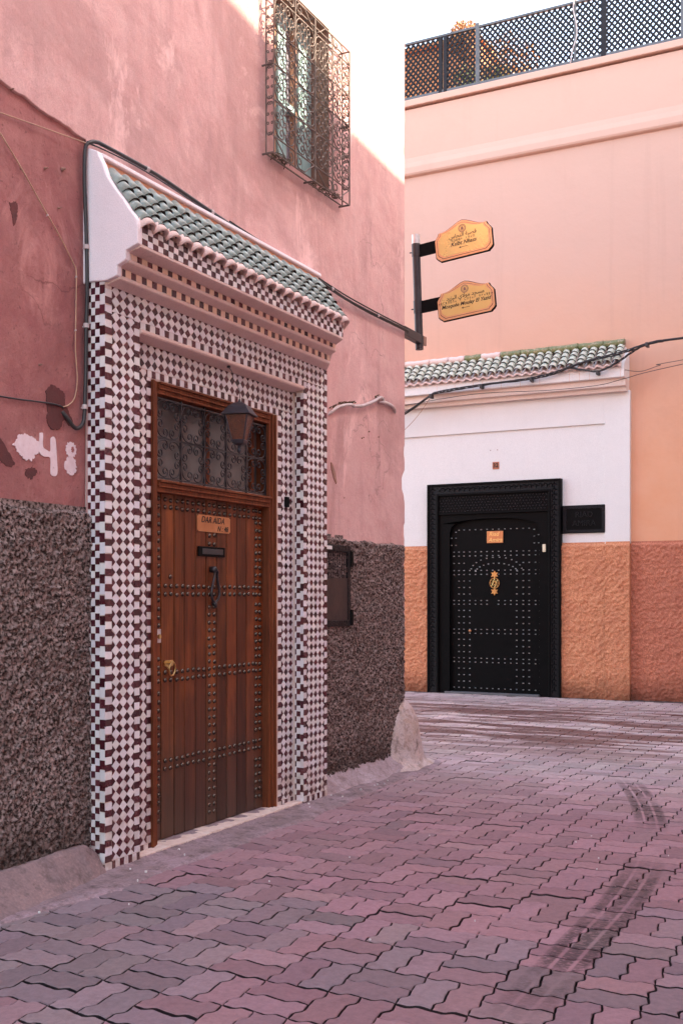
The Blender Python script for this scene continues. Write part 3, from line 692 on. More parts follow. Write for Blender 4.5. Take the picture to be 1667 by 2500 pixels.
# wavy terracotta eave: arches under the cover tiles, troughs between
ev = MB(); NS = NCOL*12; yy = np.linspace(4.632-pit*.5, 4.632+pit*(NCOL-.5), NS+1)
for y in yy:
    ph = ((y-4.632)/pit) % 1.0; d = min(ph, 1-ph)*2
    zc = .050*math.sqrt(max(0, 1-(d*1.06)**2)) if d < .9 else 0
    zc = zc-.022*math.exp(-((d-1)/.22)**2)
    for (s_, w_) in ((-.034, zc+.004), (-.036, zc-.010), (.02, zc-.016), (.02, zc)):
        p = e0+U*s_+N*w_; ev.v.append((p.x, y, p.z))
for k in range(NS):
    for q in range(4): a = k*4+q; b = k*4+(q+1) % 4; ev.f.append((a, b, b+4, a+4)); ev.m.append(0); ev.c.append((1, 1, 1))
ev.build('eave', 'soffit', canopy, smooth=True)
cap = MB(); cap.prism([(.10, 3.66), (.345, 3.36), (.345, 3.405), (.16, 3.68)], lambda u, v, w_: (u, w_, v), 6.86, 6.885); cap.build('eave', 'soffit', canopy)

# ---- door
DY0, DY1, DX = 5.135, 6.405, -.025
door = thing('door', '', ''); del door['label']; del door['category']; door.parent = house; door.location = Vector((0, 5.75, 0))-house.location
bk = MB(); bk.box(-.11, -.075, DY0-.05, DY1+.05, .0, 2.1, 0, (.3, .3, .3)); bk.build('door_back', 'door', door)
pls = [DY0, 5.250, 5.383, 5.487, 5.604, 5.719, 5.833, 5.951, 6.07, 6.188, 6.290, DY1]
for a, b in zip(pls, pls[1:]):
    v = random.uniform(.65, 1.45); mb = MB(); mb.box(-.075, DX+random.uniform(-.001, .001), a+.0045, b-.0045, .034, 2.072, 0, (v, v*random.uniform(.92, 1.05), v))
    mb.build('plank', 'door', door, bevel=.004)
def stud_mesh(name, r, h):
    mb = MB(); rings = [(1, 0), (.96, .3), (.78, .68), (.45, .92)]; n = 10
    for rr, hh in rings:
        for q in range(n): a = 2*math.pi*q/n; mb.v.append((h*hh, r*rr*math.cos(a), r*rr*math.sin(a)))
    mb.v.append((h, 0, 0)); top = len(mb.v)-1
    for i in range(3):
        for q in range(n): s_ = (q+1) % n; mb.f.append((i*n+q, i*n+s_, (i+1)*n+s_, (i+1)*n+q)); mb.m.append(0); mb.c.append((1, 1, 1))
    for q in range(n): mb.f.append((3*n+q, 3*n+(q+1) % n, top)); mb.m.append(0); mb.c.append((1, 1, 1))
    me = mb.mesh(name, ['stud']); me.shade_smooth(); return me
sm_ = stud_mesh('stud', .0145, .013)
def stud(y, z):
    m_ = Matrix.Translation((DX, y+random.gauss(0, .0015), z+random.gauss(0, .0018))); inst('stud', sm_, door, m_)
xs_row = []
for k, (a, b) in enumerate(zip(pls, pls[1:])):
    if k == 0: xs_row += [5.222]
    elif k == 10: xs_row += [6.305, 6.352]
    elif k == 5: xs_row += [5.749, 5.803]
    else: m = (a+b)/2; xs_row += [m-.028, m+.028]
rows = [2.030, 1.986, 1.519, 1.473, 1.009, .963, .490, .443]
for z in rows:
    for y in xs_row: stud(y, z)
for (cols, zs) in (([5.222], (2.03, .10)), ([6.305, 6.352], (1.95, .10)), ([5.749, 5.803], (1.84, .10))):
    z = zs[0]
    while z > zs[1]:
        if all(abs(z-q) > .03 for q in rows) and not (cols[0] > 5.7 and cols[0] < 5.8 and (1.69 < z < 1.79 or 1.40 < z < 1.67)) and not (cols[0] < 5.3 and 1.09 < z < 1.27):
            for y in cols: stud(y, z)
        z -= .0495
stud(5.337, 1.578)
# name plate, letter slot, knocker, lock and ring
npz = MB(); npz.box(DX+.001, DX+.005, 5.615, 5.985, 1.862, 1.966); np_ = npz.build('name_plate', 'copper', door, bevel=.001)
tx = MB(); ez = (0, 1, 0)
text_into(tx, 'DAR AIDA', frame4((DX+.0062, 5.785, 1.936), (0, 1, 0), (0, 0, 1)), .056, .28, bold=.0004)
text_into(tx, 'N : 48', frame4((DX+.0062, 5.895, 1.886), (0, 1, 0), (0, 0, 1)), .048, .28, bold=.0004)
tx.build('lettering', 'print', np_)
for (a, b) in ((5.62, 1.962), (5.98, 1.962), (5.62, 1.866), (5.98, 1.866)):
    inst('screw', sm_, np_, Matrix.Translation((DX+.004, a, b)) @ Matrix.Scale(.3, 4))
sl = MB(); sl.box(DX, DX+.012, 5.622, 5.915, 1.708, 1.770); slo = sl.build('letter_slot', 'black', door, bevel=.004)
s3 = MB(); s3.box(DX+.012, DX+.016, 5.658, 5.885, 1.722, 1.757); s3.build('flap', 'pole', slo, bevel=.003)
kn = MB(); kx = DX+.02
kn.tube([(DX, 5.765, 1.628), (DX+.03, 5.765, 1.628), (DX+.045, 5.768, 1.618)], [.020, .022, .014], 10)
kn.tube(smooth_path([(kx+.015, 5.768, 1.618), (kx+.008, 5.765, 1.57), (kx+.006, 5.748, 1.52), (kx+.004, 5.740, 1.475), (kx+.003, 5.757, 1.437), (kx, 5.785, 1.425), (kx+.003, 5.815, 1.440), (kx+.004, 5.832, 1.478), (kx+.006, 5.815, 1.53), (kx+.008, 5.80, 1.59), (kx+.015, 5.795, 1.615), (kx+.015, 5.775, 1.622)], 4), .0085, 8)
kn.tube([(DX, 5.79, 1.418), (kx, 5.79, 1.412), (kx+.004, 5.79, 1.39)], [.018, .016, .008], 8)
kn.build('knocker', 'iron', door, smooth=True)
lk = MB(); lk.box(DX, DX+.006, 5.200, 5.243, 1.188, 1.268); lo = lk.build('lock_plate', 'pipe', door, bevel=.001)
l2 = MB(); l2.tube([(DX+.005, 5.222, 1.225), (DX+.016, 5.222, 1.225)], [.015, .013], 12); l2.build('cylinder_lock', 'brass', lo)
rg = MB(); rg.prism([(5.275, 1.07), (5.285, 1.082), (5.36, 1.082), (5.372, 1.068), (5.365, 1.05), (5.345, 1.045), (5.32, 1.028), (5.298, 1.045), (5.28, 1.05)], PX, DX, DX+.006)
rg.tube([(DX, 5.322, 1.066), (DX+.028, 5.322, 1.066)], .006, 8)
rg.tube([(DX+.024+.004*math.sin(a), 5.330+.030*math.cos(a), 1.030+.040*math.sin(a)) for a in np.linspace(0, 2*math.pi, 25)], .0048, 8, caps=False)
rg.build('ring_handle', 'brass', door, smooth=False)
# ---- wooden frame with stepped moulding
fr = thing('door_frame', '', ''); del fr['label']; del fr['category']; fr.parent = house; fr.location = Vector((0, 5.75, 0))-house.location
def mould(y0, y1, z0, z1, vert, flip=False):
    # a stepped rail: five strips of falling height
    out = []
    n = 5; 
    for k in range(n):
        a, b = k/n, (k+1)/n; hh = .052-.006*k if not (k % 2) else .045-.006*k
        if vert: aa, bb = (y0+(y1-y0)*a, y0+(y1-y0)*b) if not flip else (y1-(y1-y0)*b, y1-(y1-y0)*a); out.append((-.075, hh, aa, bb, z0, z1))
        else: aa, bb = (z1-(z1-z0)*b, z1-(z1-z0)*a) if not flip else (z0+(z1-z0)*a, z0+(z1-z0)*b); out.append((-.075, hh, y0, y1, aa, bb))
    return out
for nm, args in (('jamb', (5.076, DY0+.012, .0, 2.694, True)), ('jamb', (6.392, 6.4545, .0, 2.694, True, True)), ('head', (5.148, 6.391, 2.628, 2.694, False)), ('transom_rail', (5.148, 6.391, 2.062, 2.132, False))):
    mb = MB()
    for b_ in mould(*args): mb.box(*b_, 0, (random.uniform(.85, 1.15),)*3)
    mb.build(nm, 'frame', fr, bevel=.0025)
# transom window
tw = thing('transom_window', '', ''); del tw['label']; del tw['category']; tw.parent = house; tw.location = Vector((0, 5.75, 2.38))-house.location
b_ = MB(); b_.box(-.085, -.08, 5.14, 6.40, 2.06, 2.70); b_.build('pane', 'transglass', tw)
for (a, c_) in ((5.765, 5.80), (6.30, 6.33)):
    b_ = MB(); b_.box(-.08, -.055, a, c_, 2.132, 2.628); b_.build('mullion', 'frame', tw)
b_ = MB(); b_.box(-.08, -.02, 5.148, 6.391, 2.133, 2.160); b_.build('sill', 'soffit', tw)
def scroll_mesh(name, a, b, r0, turns, tr, mat_):
    # corner C-scroll in local (y,z) for the quadrant +y,+z
    pts = []
    s1c = (.30*a, .955*b-r0); s2c = (.955*a-r0, .28*b)
    def spiral(cx, cy, start, sgn):
        out = []
        for k in range(15):
            t = k/14; rr = r0*(1-.78*t); an = start+sgn*turns*2*math.pi*t; out.append((cx+rr*math.cos(an), cy+rr*math.sin(an)))
        return out
    p1 = spiral(s1c[0], s1c[1], math.pi/2, 1)[::-1]
    p2 = spiral(s2c[0], s2c[1], 0, -1)
    arc = []
    A0 = (s1c[0], s1c[1]+r0); A1 = (s2c[0]+r0, s2c[1])
    for k in range(1, 9):
        an = math.pi/2*(1-k/9); arc.append((A0[0]+(A1[0]-A0[0])*math.cos(an)**.8, A1[1]+(A0[1]-A1[1])*math.sin(an)**.8))
    mb = MB(); mb.tube([(0, y, z) for y, z in p1+arc+p2], tr, 5); me = mb.mesh(name, [mat_]); me.shade_smooth(); return me
gz = [2.150, 2.382, 2.610]; gy = [5.165, 5.415, 5.66, 5.905, 6.145, 6.385]
grl = thing('iron_grille', '', ''); del grl['label']; del grl['category']; grl.parent = house; grl.location = Vector((0, 5.75, 2.38))-house.location
for y in gy: b_ = MB(); b_.box(-.006, .006, y-.006, y+.006, 2.134, 2.625); b_.build('bar', 'iron', grl)
for z in gz: b_ = MB(); b_.box(-.0075, .0045, 5.15, 6.39, z-.005, z+.005); b_.build('bar', 'iron', grl)
scm = scroll_mesh('scroll', .121, .113, .031, 1.25, .0042, 'iron')
for i in range(5):
    for j in range(2):
        cy, cz = (gy[i]+gy[i+1])/2, (gz[j]+gz[j+1])/2
        for sy in (1, -1):
            for sz in (1, -1): inst('scroll', scm, grl, Matrix.Translation((.002, cy, cz)) @ Matrix.Diagonal((1, sy, sz, 1)))
# doorbell on the tiled jamb
bl = MB(); bl.box(XR, XR+.018, 6.578, 6.628, 2.078, 2.150); bl.build('doorbell', 'black', portal, bevel=.006)

# ---- window with shutters
win = thing('window', '', ''); del win['label']; del win['category']; win.parent = house; win.location = Vector((0, 6.9, 5.1))-house.location
b_ = MB(); D_ = -.17
b_.add([(0.0, W1, WB), (D_-.1, W1, WB), (D_-.1, W1, WT), (0.0, W1, WT)], [(0, 1, 2, 3)]); b_.add([(0, W0, WB), (D_-.1, W0, WB), (D_-.1, W0, WT), (0, W0, WT)], [(3, 2, 1, 0)])
b_.add([(0, W0, WB), (0, W1, WB), (D_-.1, W1, WB), (D_-.1, W0, WB)], [(0, 1, 2, 3)]); b_.add([(0, W0, WT), (0, W1, WT), (D_-.1, W1, WT), (D_-.1, W0, WT)], [(3, 2, 1, 0)])
b_.build('reveal', 'reveal', win)
b_ = MB(); b_.box(D_-.06, D_-.05, W0, W1, WB, WT); b_.build('pane', 'winglass', win)
for (a, c_, mn) in ((W0, W0+.05, 'bluewood'), (6.79, 6.815, 'apricot'), (6.815, 6.88, 'bluewood'), (6.885, 6.935, 'bluewood'), (7.10, 7.12, 'apricot'), (7.12, 7.165, 'bluewood'), (7.17, W1, 'bluewood')):
    b_ = MB(); b_.box(D_-.05, D_+(.0 if mn == 'apricot' else .018), a+.001, c_-.001, WB+.001, WT-.001); b_.build('stile', mn, win, bevel=.002)
for z in (WB+.03, 5.05, WT-.04):
    b_ = MB(); b_.box(D_-.048, D_+.006, W0+.05, 6.79, z-.022, z+.022); b_.build('glazing_bar', 'bluewood', win, bevel=.002)
    b_ = MB(); b_.box(D_-.048, D_+.006, 6.935, 7.10, z-.022, z+.022); b_.build('glazing_bar', 'bluewood', win, bevel=.002)
b_ = MB()
for k in range(260):
    y = random.choice((random.uniform(6.42, 6.62), random.uniform(7.0, 7.36))); x = random.uniform(.0, .075); z = 4.45+random.uniform(0, .025)
    d = Vector((random.gauss(0, 1), random.gauss(0, 1), random.gauss(0, .5))).normalized()*random.uniform(.008, .03); e = d.orthogonal().normalized()*.003
    p = Vector((x, y, z)); b_.add([p-d-e, p+d-e, p+d+e, p-d+e], [(0, 1, 2, 3)])
b_.build('debris', 'debris', win, stuff=True)
# projecting grille
gr = thing('window_grille', '', ''); del gr['label']; del gr['category']; gr.parent = house; gr.location = Vector((.05, 6.9, 4.45))-house.location
GX, GB = .092, .030
vy = [6.348, 6.636, 6.921, 7.192, 7.469]; vz_ = [4.437, 4.547, 4.792, 5.034, 5.266, 5.500, 5.603]
def bar(p, q, r=.006): b_ = MB(); b_.tube([p, q], r, 6); return b_.build('bar', 'grille', gr)
for y in vy: bar((GX, y, vz_[0]), (GX, y, vz_[-1]), .0075 if y in (vy[2],) else .006)
for z in vz_: bar((GX-.004, vy[0], z), (GX-.004, vy[-1], z), .0055)
for y in (vy[0], vy[-1]):
    bar((GB, y, vz_[0]), (GB, y, vz_[-1]))
    for z in (vz_[0], 5.034, vz_[-1]): bar((-.02, y, z), (GX, y, z), .0075)
bar((-.02, vy[2], vz_[0]), (GX, vy[2], vz_[0]), .0075); bar((-.02, vy[2], vz_[-1]), (GX, vy[2], vz_[-1]), .0075)
bar((GB, vy[0], vz_[0]), (GB, vy[-1], vz_[0])); bar((GB, vy[0], vz_[-1]), (GB, vy[-1], vz_[-1]))
scw = scroll_mesh('scroll', .138, .118, .037, 1.3, .0042, 'grille')
rgm = MB()
for (a, b) in ((0, .040), (0, -.040), (.036, 0), (-.036, 0)):
    rgm.tube([(0, a+.024*math.cos(t), b+.027*math.sin(t)) for t in np.linspace(0, 2*math.pi, 15)], .0038, 5, caps=False)
ring_me = rgm.mesh('rings', ['grille'])
for i in range(4):
    for j in range(1, 5):
        cy, cz = (vy[i]+vy[i+1])/2, (vz_[j]+vz_[j+1])/2
        for sy in (1, -1):
            for sz in (1, -1): inst('scroll', scw, gr, Matrix.Translation((GX, cy, cz)) @ Matrix.Diagonal((1, sy, sz, 1)))
        inst('rings', ring_me, gr, Matrix.Translation((GX, cy, cz)))
def half_scroll(y0, sg, z0, up):   # diagonal bar ending in a spiral
    b_ = MB(); c = (y0+sg*.225, z0+up*.052); pts = [(GX, y0+sg*.01, z0+up*.105), (GX, y0+sg*.09, z0+up*.055), (GX, y0+sg*.15, z0+up*.010)]
    for k in range(18):
        t = k/17; an = (-math.pi*.6+2.3*math.pi*t); rr = .046*(1-.78*t); pts.append((GX, c[0]+sg*rr*math.cos(an), c[1]+up*rr*math.sin(an)))
    b_.tube(pts, .0042, 5); b_.build('scroll', 'grille', gr, smooth=True)
for i in (0, 2):
    half_scroll(vy[i], 1, vz_[0], 1); half_scroll(vy[i+2], -1, vz_[0], 1); half_scroll(vy[i], 1, vz_[-1], -1); half_scroll(vy[i+2], -1, vz_[-1], -1)
scs = scroll_mesh('scroll', .030, .118, .012, 1.1, .0035, 'grille')
for y in (vy[0], vy[-1]):
    for j in range(1, 5):
        for sy in (1, -1):
            for sz in (1, -1): inst('scroll', scs, gr, Matrix.Translation(((GX+GB)/2, y, (vz_[j]+vz_[j+1])/2)) @ Matrix.Rotation(R(90), 4, 'Z') @ Matrix.Diagonal((1, sy, sz, 1)))

# ---- painted marks and patches on the old plaster
def blob(name, pts, mat_, x0=-.006, ragged=.006, n=90, thick=.0008, seed=0):
    P = smooth_path([(0, a, b) for a, b in pts+[pts[0]]], max(3, n//len(pts)))[:-1]
    out = []
    for k, p in enumerate(P):
        nn = (fbm(np.array([k*.45]), np.array([seed+.3]), 60, 4)[0]-.42)*3.2*ragged; c = Vector((0, sum(a for a, b in pts)/len(pts), sum(b for a, b in pts)/len(pts)))
        d = (p-c); d = d.normalized() if d.length > 0 else d; q = p+d*nn; out.append((q.y, q.z))
    if sum(a[0]*b[1]-b[0]*a[1] for a, b in zip(out, out[1:]+out[:1])) < 0: out = out[::-1]
    xw = float(np.max(wall_h(np.array([a for a, b in out]), np.array([b for a, b in out]))))-.014
    mb = MB(); mb.prism(out, PX, xw-.02, xw+.0022); return mb.build(name, mat_, house)
OX = -.004
blob('paint_mark', [(4.045, 2.195), (4.07, 2.235), (4.13, 2.258), (4.19, 2.25), (4.225, 2.20), (4.19, 2.165), (4.14, 2.135), (4.08, 2.15)], 'whitepaint', OX, .016, seed=1)
blob('painted_digit', [(4.222, 2.278), (4.246, 2.278), (4.246, 2.215), (4.27, 2.200), (4.300, 2.198), (4.303, 2.262), (4.335, 2.265), (4.345, 2.19), (4.350, 2.085), (4.305, 2.080), (4.300, 2.160), (4.25, 2.165), (4.218, 2.185), (4.220, 2.23)], 'whitepaint', OX, .0012, 120, seed=2)
for (cy, cz, ry, rz, sd_) in ((4.455, 2.222, .040, .040, 3), (4.452, 2.137, .043, .048, 5)):
    ring = [(cy+ry*math.cos(a), cz+rz*math.sin(a)) for a in np.linspace(0, 2*math.pi, 10)[:-1]]
    if cz > 2.2:
        OX = float(wall_h(np.array([cy]), np.array([cz]))[0])-.014+.0012; mb = MB(); n = 28; k0 = 0
        for q in range(n):
            a = 2*math.pi*q/n; ro = 1+.12*math.sin(q*2.7); ri = .33+.06*math.sin(q*1.9)
            mb.v += [(OX+.002, cy+ry*ro*math.cos(a), cz+rz*ro*math.sin(a)), (OX+.002, cy+.012+ry*ri*math.cos(a), cz+.002+rz*ri*1.3*math.sin(a)), (OX-.02, cy+ry*ro*math.cos(a), cz+rz*ro*math.sin(a)), (OX-.02, cy+.012+ry*ri*math.cos(a), cz+.002+rz*ri*1.3*math.sin(a))]
        for q in range(n):
            a, b = q*4, ((q+1) % n)*4; mb.f += [(a, b, b+1, a+1), (a, a+2, b+2, b), (a+1, b+1, b+3, a+3)]; mb.m += [0]*3; mb.c += [(1, 1, 1)]*3
        mb.build('painted_digit', 'whitepaint', house)
    else: blob('painted_digit', ring, 'whitepaint', OX, .010, seed=sd_)
blob('patch', [(4.268, 2.50), (4.30, 2.53), (4.36, 2.525), (4.40, 2.505), (4.405, 2.46), (4.43, 2.42), (4.462, 2.37), (4.44, 2.345), (4.40, 2.37), (4.37, 2.32), (4.31, 2.315), (4.275, 2.35), (4.282, 2.40), (4.27, 2.45)], 'maroonpaint', OX, .008, 150, .003, seed=8)
blob('patch', [(4.015, 3.365), (4.06, 3.385), (4.065, 3.32), (4.045, 3.27), (4.03, 3.32)], 'maroonpaint', OX, .008, seed=9)
blob('patch', [(3.90, 2.17), (3.96, 2.21), (4.02, 2.14), (4.05, 2.10), (3.99, 2.09), (3.94, 2.13), (3.90, 2.12)], 'maroonpaint', OX, .008, seed=10)
blob('patch', [(4.13, 2.085), (4.17, 2.10), (4.20, 2.085), (4.17, 2.045), (4.13, 2.055)], 'maroonpaint', OX, .008, seed=12)
scar = MB()
scar.prism([(7.33, 2.47), (7.345, 2.47), (7.40, 2.40), (7.425, 2.33), (7.415, 2.315), (7.375, 2.36), (7.34, 2.42)], PX, -.01, .007); scar.build('patch', 'reveal', house)
for (y, z, s_) in ((7.86, 2.72, .012), (7.89, 2.73, .010), (7.99, 2.79, .012), (8.17, 2.77, .010), (7.55, 2.22, .006), (4.39, 3.66, .012), (4.26, 3.62, .008), (4.36, 3.45, .006), (4.22, 2.62, .006), (4.02, 3.92, .008)):
    mb = MB(); mb.tube([(-.012, y, z), (.010, y+.003, z+.002)], [s_, s_*.3], 6); mb.build('chip', 'reveal', house)

# ------------------------------------------------------------------ small things on the near house
def cable(name, label, pts, r, mat_, n=6, clips=(), cat='cable', sm=6):
    root = thing(name, label, cat, pts[0]); path = smooth_path(pts, sm); mb = MB(); mb.tube(path, r, n); mb.build('strand', mat_, root, smooth=True)
    for (p, d) in clips:
        c_ = MB(); c_.tube([Vector(p)-Vector(d)*(r*1.1), Vector(p)+Vector(d)*(r*1.1)], r*1.45, 8); c_.tube([(p[0]+.0, p[1], p[2]), (-.01, p[1], p[2]-.004)], .003, 5); c_.build('clip', 'pipe', root)
    return root
cz = .028
cable('power_cable', 'thick black cable running along the wall lip above the tiled canopy', [(.022, 4.548, 3.846), (.03, 4.60, 3.872), (.028, 4.70, 3.880), (cz, 5.126, 3.882), (cz, 5.623, 3.848), (cz, 6.30, 3.805), (cz, 7.104, 3.775), (cz, 7.64, 3.745), (cz, 8.62, 3.755), (.01, 8.74, 3.76)], .011, 'cable', 7, [((cz, 5.05, 3.884), (0, 1, 0)), ((cz, 5.70, 3.843), (0, 1, 0)), ((cz, 6.42, 3.798), (0, 1, 0)), ((cz, 7.3, 3.765), (0, 1, 0)), ((cz, 8.1, 3.748), (0, 1, 0))])
cable('thin_cable', 'thin black cable sagging just below the thick one on the canopy ledge', [(.03, 4.56, 3.848), (.05, 4.85, 3.852), (.05, 5.2, 3.845), (.045, 5.7, 3.815), (.04, 6.4, 3.775), (.035, 7.1, 3.755), (.03, 7.8, 3.732), (.03, 8.62, 3.742), (.01, 8.74, 3.745)], .0045, 'cable', 5)
cable('thin_cable', 'thin black cable lying on top of the thick cable right of the canopy', [(.032, 5.9, 3.845), (.034, 6.5, 3.815), (.033, 7.0, 3.795), (.036, 7.5, 3.770), (.032, 8.0, 3.768), (.032, 8.62, 3.772), (.01, 8.74, 3.776)], .006, 'cable', 5)
cable('drop_cable', 'thick black cable dropping beside the portal and hooking into the dark patch', [(.022, 4.548, 3.846), (.016, 4.533, 3.80), (.016, 4.530, 3.62), (.018, 4.540, 3.39), (.018, 4.548, 3.09), (.016, 4.543, 2.87), (.016, 4.540, 2.66), (.016, 4.532, 2.48), (.016, 4.530, 2.42), (.016, 4.515, 2.365), (.016, 4.478, 2.335), (.012, 4.445, 2.342), (.004, 4.41, 2.38), (-.01, 4.385, 2.41)], .0105, 'cable', 8, [((.016, 4.545, 3.30), (0, 0, 1)), ((.016, 4.544, 2.885), (0, 0, 1)), ((.016, 4.532, 2.455), (0, 0, 1))])
cable('tan_cable', 'thin tan cable curving down the old red plaster to the dark patch', [(-.002, 3.80, 3.80), (-.002, 3.924, 3.694), (-.002, 3.965, 3.661), (-.002, 4.089, 3.556), (-.002, 4.233, 3.421), (-.002, 4.353, 3.313), (-.002, 4.462, 3.196), (-.002, 4.486, 3.15), (-.002, 4.484, 2.967), (-.002, 4.480, 2.752), (-.002, 4.494, 2.60), (-.002, 4.475, 2.50), (-.002, 4.43, 2.452), (-.006, 4.39, 2.435)], .0035, 'tan', 6, [((-.002, 4.27, 3.386), (0, 0, 1)), ((-.002, 4.486, 3.13), (0, 0, 1)), ((-.002, 4.482, 2.85), (0, 0, 1))])
cable('tan_cable', 'tan cable running straight from the left edge to the top of the portal', [(-.004, 3.4, 3.71), (-.002, 3.919, 3.773), (.004, 4.20, 3.808), (.02, 4.55, 3.846), (.03, 4.60, 3.850)], .0035, 'tan', 6)
cable('grey_cable', 'short grey cable sagging across the plaster into the dark patch above the 48', [(-.003, 3.5, 2.40), (-.003, 3.924, 2.416), (-.003, 4.089, 2.424), (-.003, 4.262, 2.436), (-.003, 4.36, 2.437), (-.006, 4.392, 2.428)], .0042, 'pole', 6)
pp = thing('conduit_stub', 'bent pale conduit stub cemented to the wall right of the doorway', 'pipe', (.03, 7.8, 2.98))
b_ = MB(); b_.tube(smooth_path([(-.01, 7.300, 2.825), (.012, 7.33, 2.85), (.022, 7.42, 2.90), (.026, 7.55, 2.935), (.026, 7.639, 2.950)], 6), .0125, 10); b_.build('pipe', 'pipe', pp, smooth=True)
b_ = MB(); b_.tube(smooth_path([(.026, 7.66, 2.945), (.026, 7.80, 2.965), (.026, 7.931, 3.005), (.026, 8.05, 3.045), (.026, 8.15, 3.088), (.022, 8.21, 3.09), (.01, 8.27, 3.06)], 6), .0135, 10); b_.build('pipe', 'pipe', pp, smooth=True)
b_ = MB(); b_.tube(smooth_path([(.01, 8.16, 3.055), (.024, 8.22, 3.062), (.024, 8.35, 3.062), (.016, 8.44, 3.048), (-.006, 8.50, 3.022)], 6), [.010]*6+[.014]*13+[.018]*5+[.012], 10); b_.build('pipe', 'pipe', pp, smooth=True)
b_ = MB()
for k in range(90):
    t = random.random(); y = 7.31+t*.95; z = np.interp(y, [7.31, 7.45, 7.64, 7.93, 8.15, 8.3], [2.87, 2.925, 2.965, 3.02, 3.10, 3.085])+random.uniform(-.004, .012)
    if 7.75 < y < 8.1: continue
    r = random.uniform(.003, .009); b_.tube([(.0, y, z), (.012+random.uniform(0, .01), y+random.uniform(-.01, .01), z+random.uniform(-.004, .01))], [r, r*.3], 5)
b_.build('mortar_crumbs', 'debris', pp, stuff=True)
# meter cabinet
mc = thing('meter_cabinet', 'narrow black metal meter cabinet with a barred opening, sunk in the roughcast', 'cabinet', (.02, 7.33, 1.23))
b_ = MB(); Y0, Y1, Z0, Z1 = 7.055, 7.575, 1.235, 1.850
b_.box(-.02, .050, Y0, Y1, Z1-.05, Z1); b_.box(-.02, .050, Y0, Y1, Z0, Z0+.045); b_.box(-.02, .050, Y1-.05, Y1, Z0+.045, Z1-.05); b_.build('housing', 'blackrough', mc, bevel=.003)
b_ = MB(); b_.box(-.02, .046, Y0, Y1-.052, Z0+.046, 1.60); b_.build('panel', 'reveal', mc).data.materials[0] = simple('rusty_black_steel', (.055, .030, .026), (.035, .02, .02), 5, .5, 40, .001, metal=.3)
b_ = MB(); b_.box(-.02, -.012, Y0, Y1-.05, 1.60, Z1-.05); b_.build('back', 'black', mc)
for k in range(15): y = Y0+.02+k*.031; b_ = MB(); b_.tube([(.040, y, 1.60), (.040, y, Z1-.05)], .0035, 5); b_.build('bar', 'iron', mc)
for k in range(6): y = 7.10+k*.042; b_ = MB(); b_.tube([(.0, y, 1.60), (.005, y-.012, 1.665), (.0, y-.016, 1.70)], .005, 6); b_.build('wire', 'pipe' if k < 4 else 'maroonpaint', mc)
b_ = MB(); b_.box(.050, .052, 7.17, 7.26, Z1-.038, Z1-.012); b_.build('sticker', 'white', mc)
for z in (1.75, 1.30): b_ = MB(); b_.box(.0, .058, Y1-.005, Y1+.035, z-.06, z+.06); b_.build('hinge', 'black', mc, bevel=.004)
# hanging lantern
LY, LX = 5.79, .175
ln = thing('hanging_lantern', 'black four-sided lantern with amber glass hanging before the transom grille', 'lantern', (LX, LY, 2.6))
b_ = MB(); b_.tube([(.10, LY-.01, 2.905), (.102, LY-.01, 2.885)], [.010, .012], 8); b_.build('hook', 'iron', ln)
b_ = MB(); b_.tube(smooth_path([(.102, LY-.01, 2.886), (.125, LY-.006, 2.855), (.125, LY+.004, 2.82), (.15, LY, 2.78), (LX, LY, 2.735), (LX, LY, 2.66)], 5), .0022, 5); b_.build('cord', 'cable', ln)
RZ = R(45+14)
def sq(r, z, mb, k=4, off=0):
    return [(LX+r*math.cos(RZ+off+2*math.pi*q/k), LY+r*math.sin(RZ+off+2*math.pi*q/k), z) for q in range(k)]
def frust(levels, name, mat_, k=4, bevel=0, smooth=False):
    mb = MB()
    for r, z in levels: mb.v += sq(r, z, mb, k)
    for i in range(len(levels)-1):
        for q in range(k): s_ = (q+1) % k; mb.f.append((i*k+q, i*k+s_, (i+1)*k+s_, (i+1)*k+q)); mb.m.append(0); mb.c.append((1, 1, 1))
    mb.f.append(tuple(range(k))[::-1]); mb.m.append(0); mb.c.append((1, 1, 1)); n = len(levels); mb.f.append(tuple((n-1)*k+q for q in range(k))); mb.m.append(0); mb.c.append((1, 1, 1))
    return mb.build(name, mat_, ln, bevel=bevel)
ZL = 2.52
frust([(.128, ZL+.062), (.130, ZL+.066), (.105, ZL+.090), (.082, ZL+.118), (.040, ZL+.140), (.012, ZL+.146)], 'roof', 'lampmetal', bevel=.001)
frust([(.052, ZL-.095), (.098, ZL+.060)], 'glass', 'lampglass')
frust([(.020, ZL-.125), (.050, ZL-.112), (.060, ZL-.094), (.054, ZL-.088)], 'base', 'lampmetal')
b_ = MB()
for q in range(4):
    a = RZ+q*math.pi/2; b_.tube([(LX+.053*math.cos(a), LY+.053*math.sin(a), ZL-.093), (LX+.099*math.cos(a), LY+.099*math.sin(a), ZL+.064)], .005, 4)
b_.build('frame', 'lampmetal', ln)
b_ = MB(); b_.tube([(LX, LY, ZL-.12), (LX, LY, ZL-.14), (LX, LY, ZL-.155), (LX, LY, ZL-.175)], [.014, .008, .012, .003], 8); b_.build('finial', 'lampmetal', ln)
b_ = MB(); b_.tube([(LX, LY, ZL+.144), (LX, LY, ZL+.165)], [.012, .005], 8); b_.build('cap', 'lampmetal', ln)
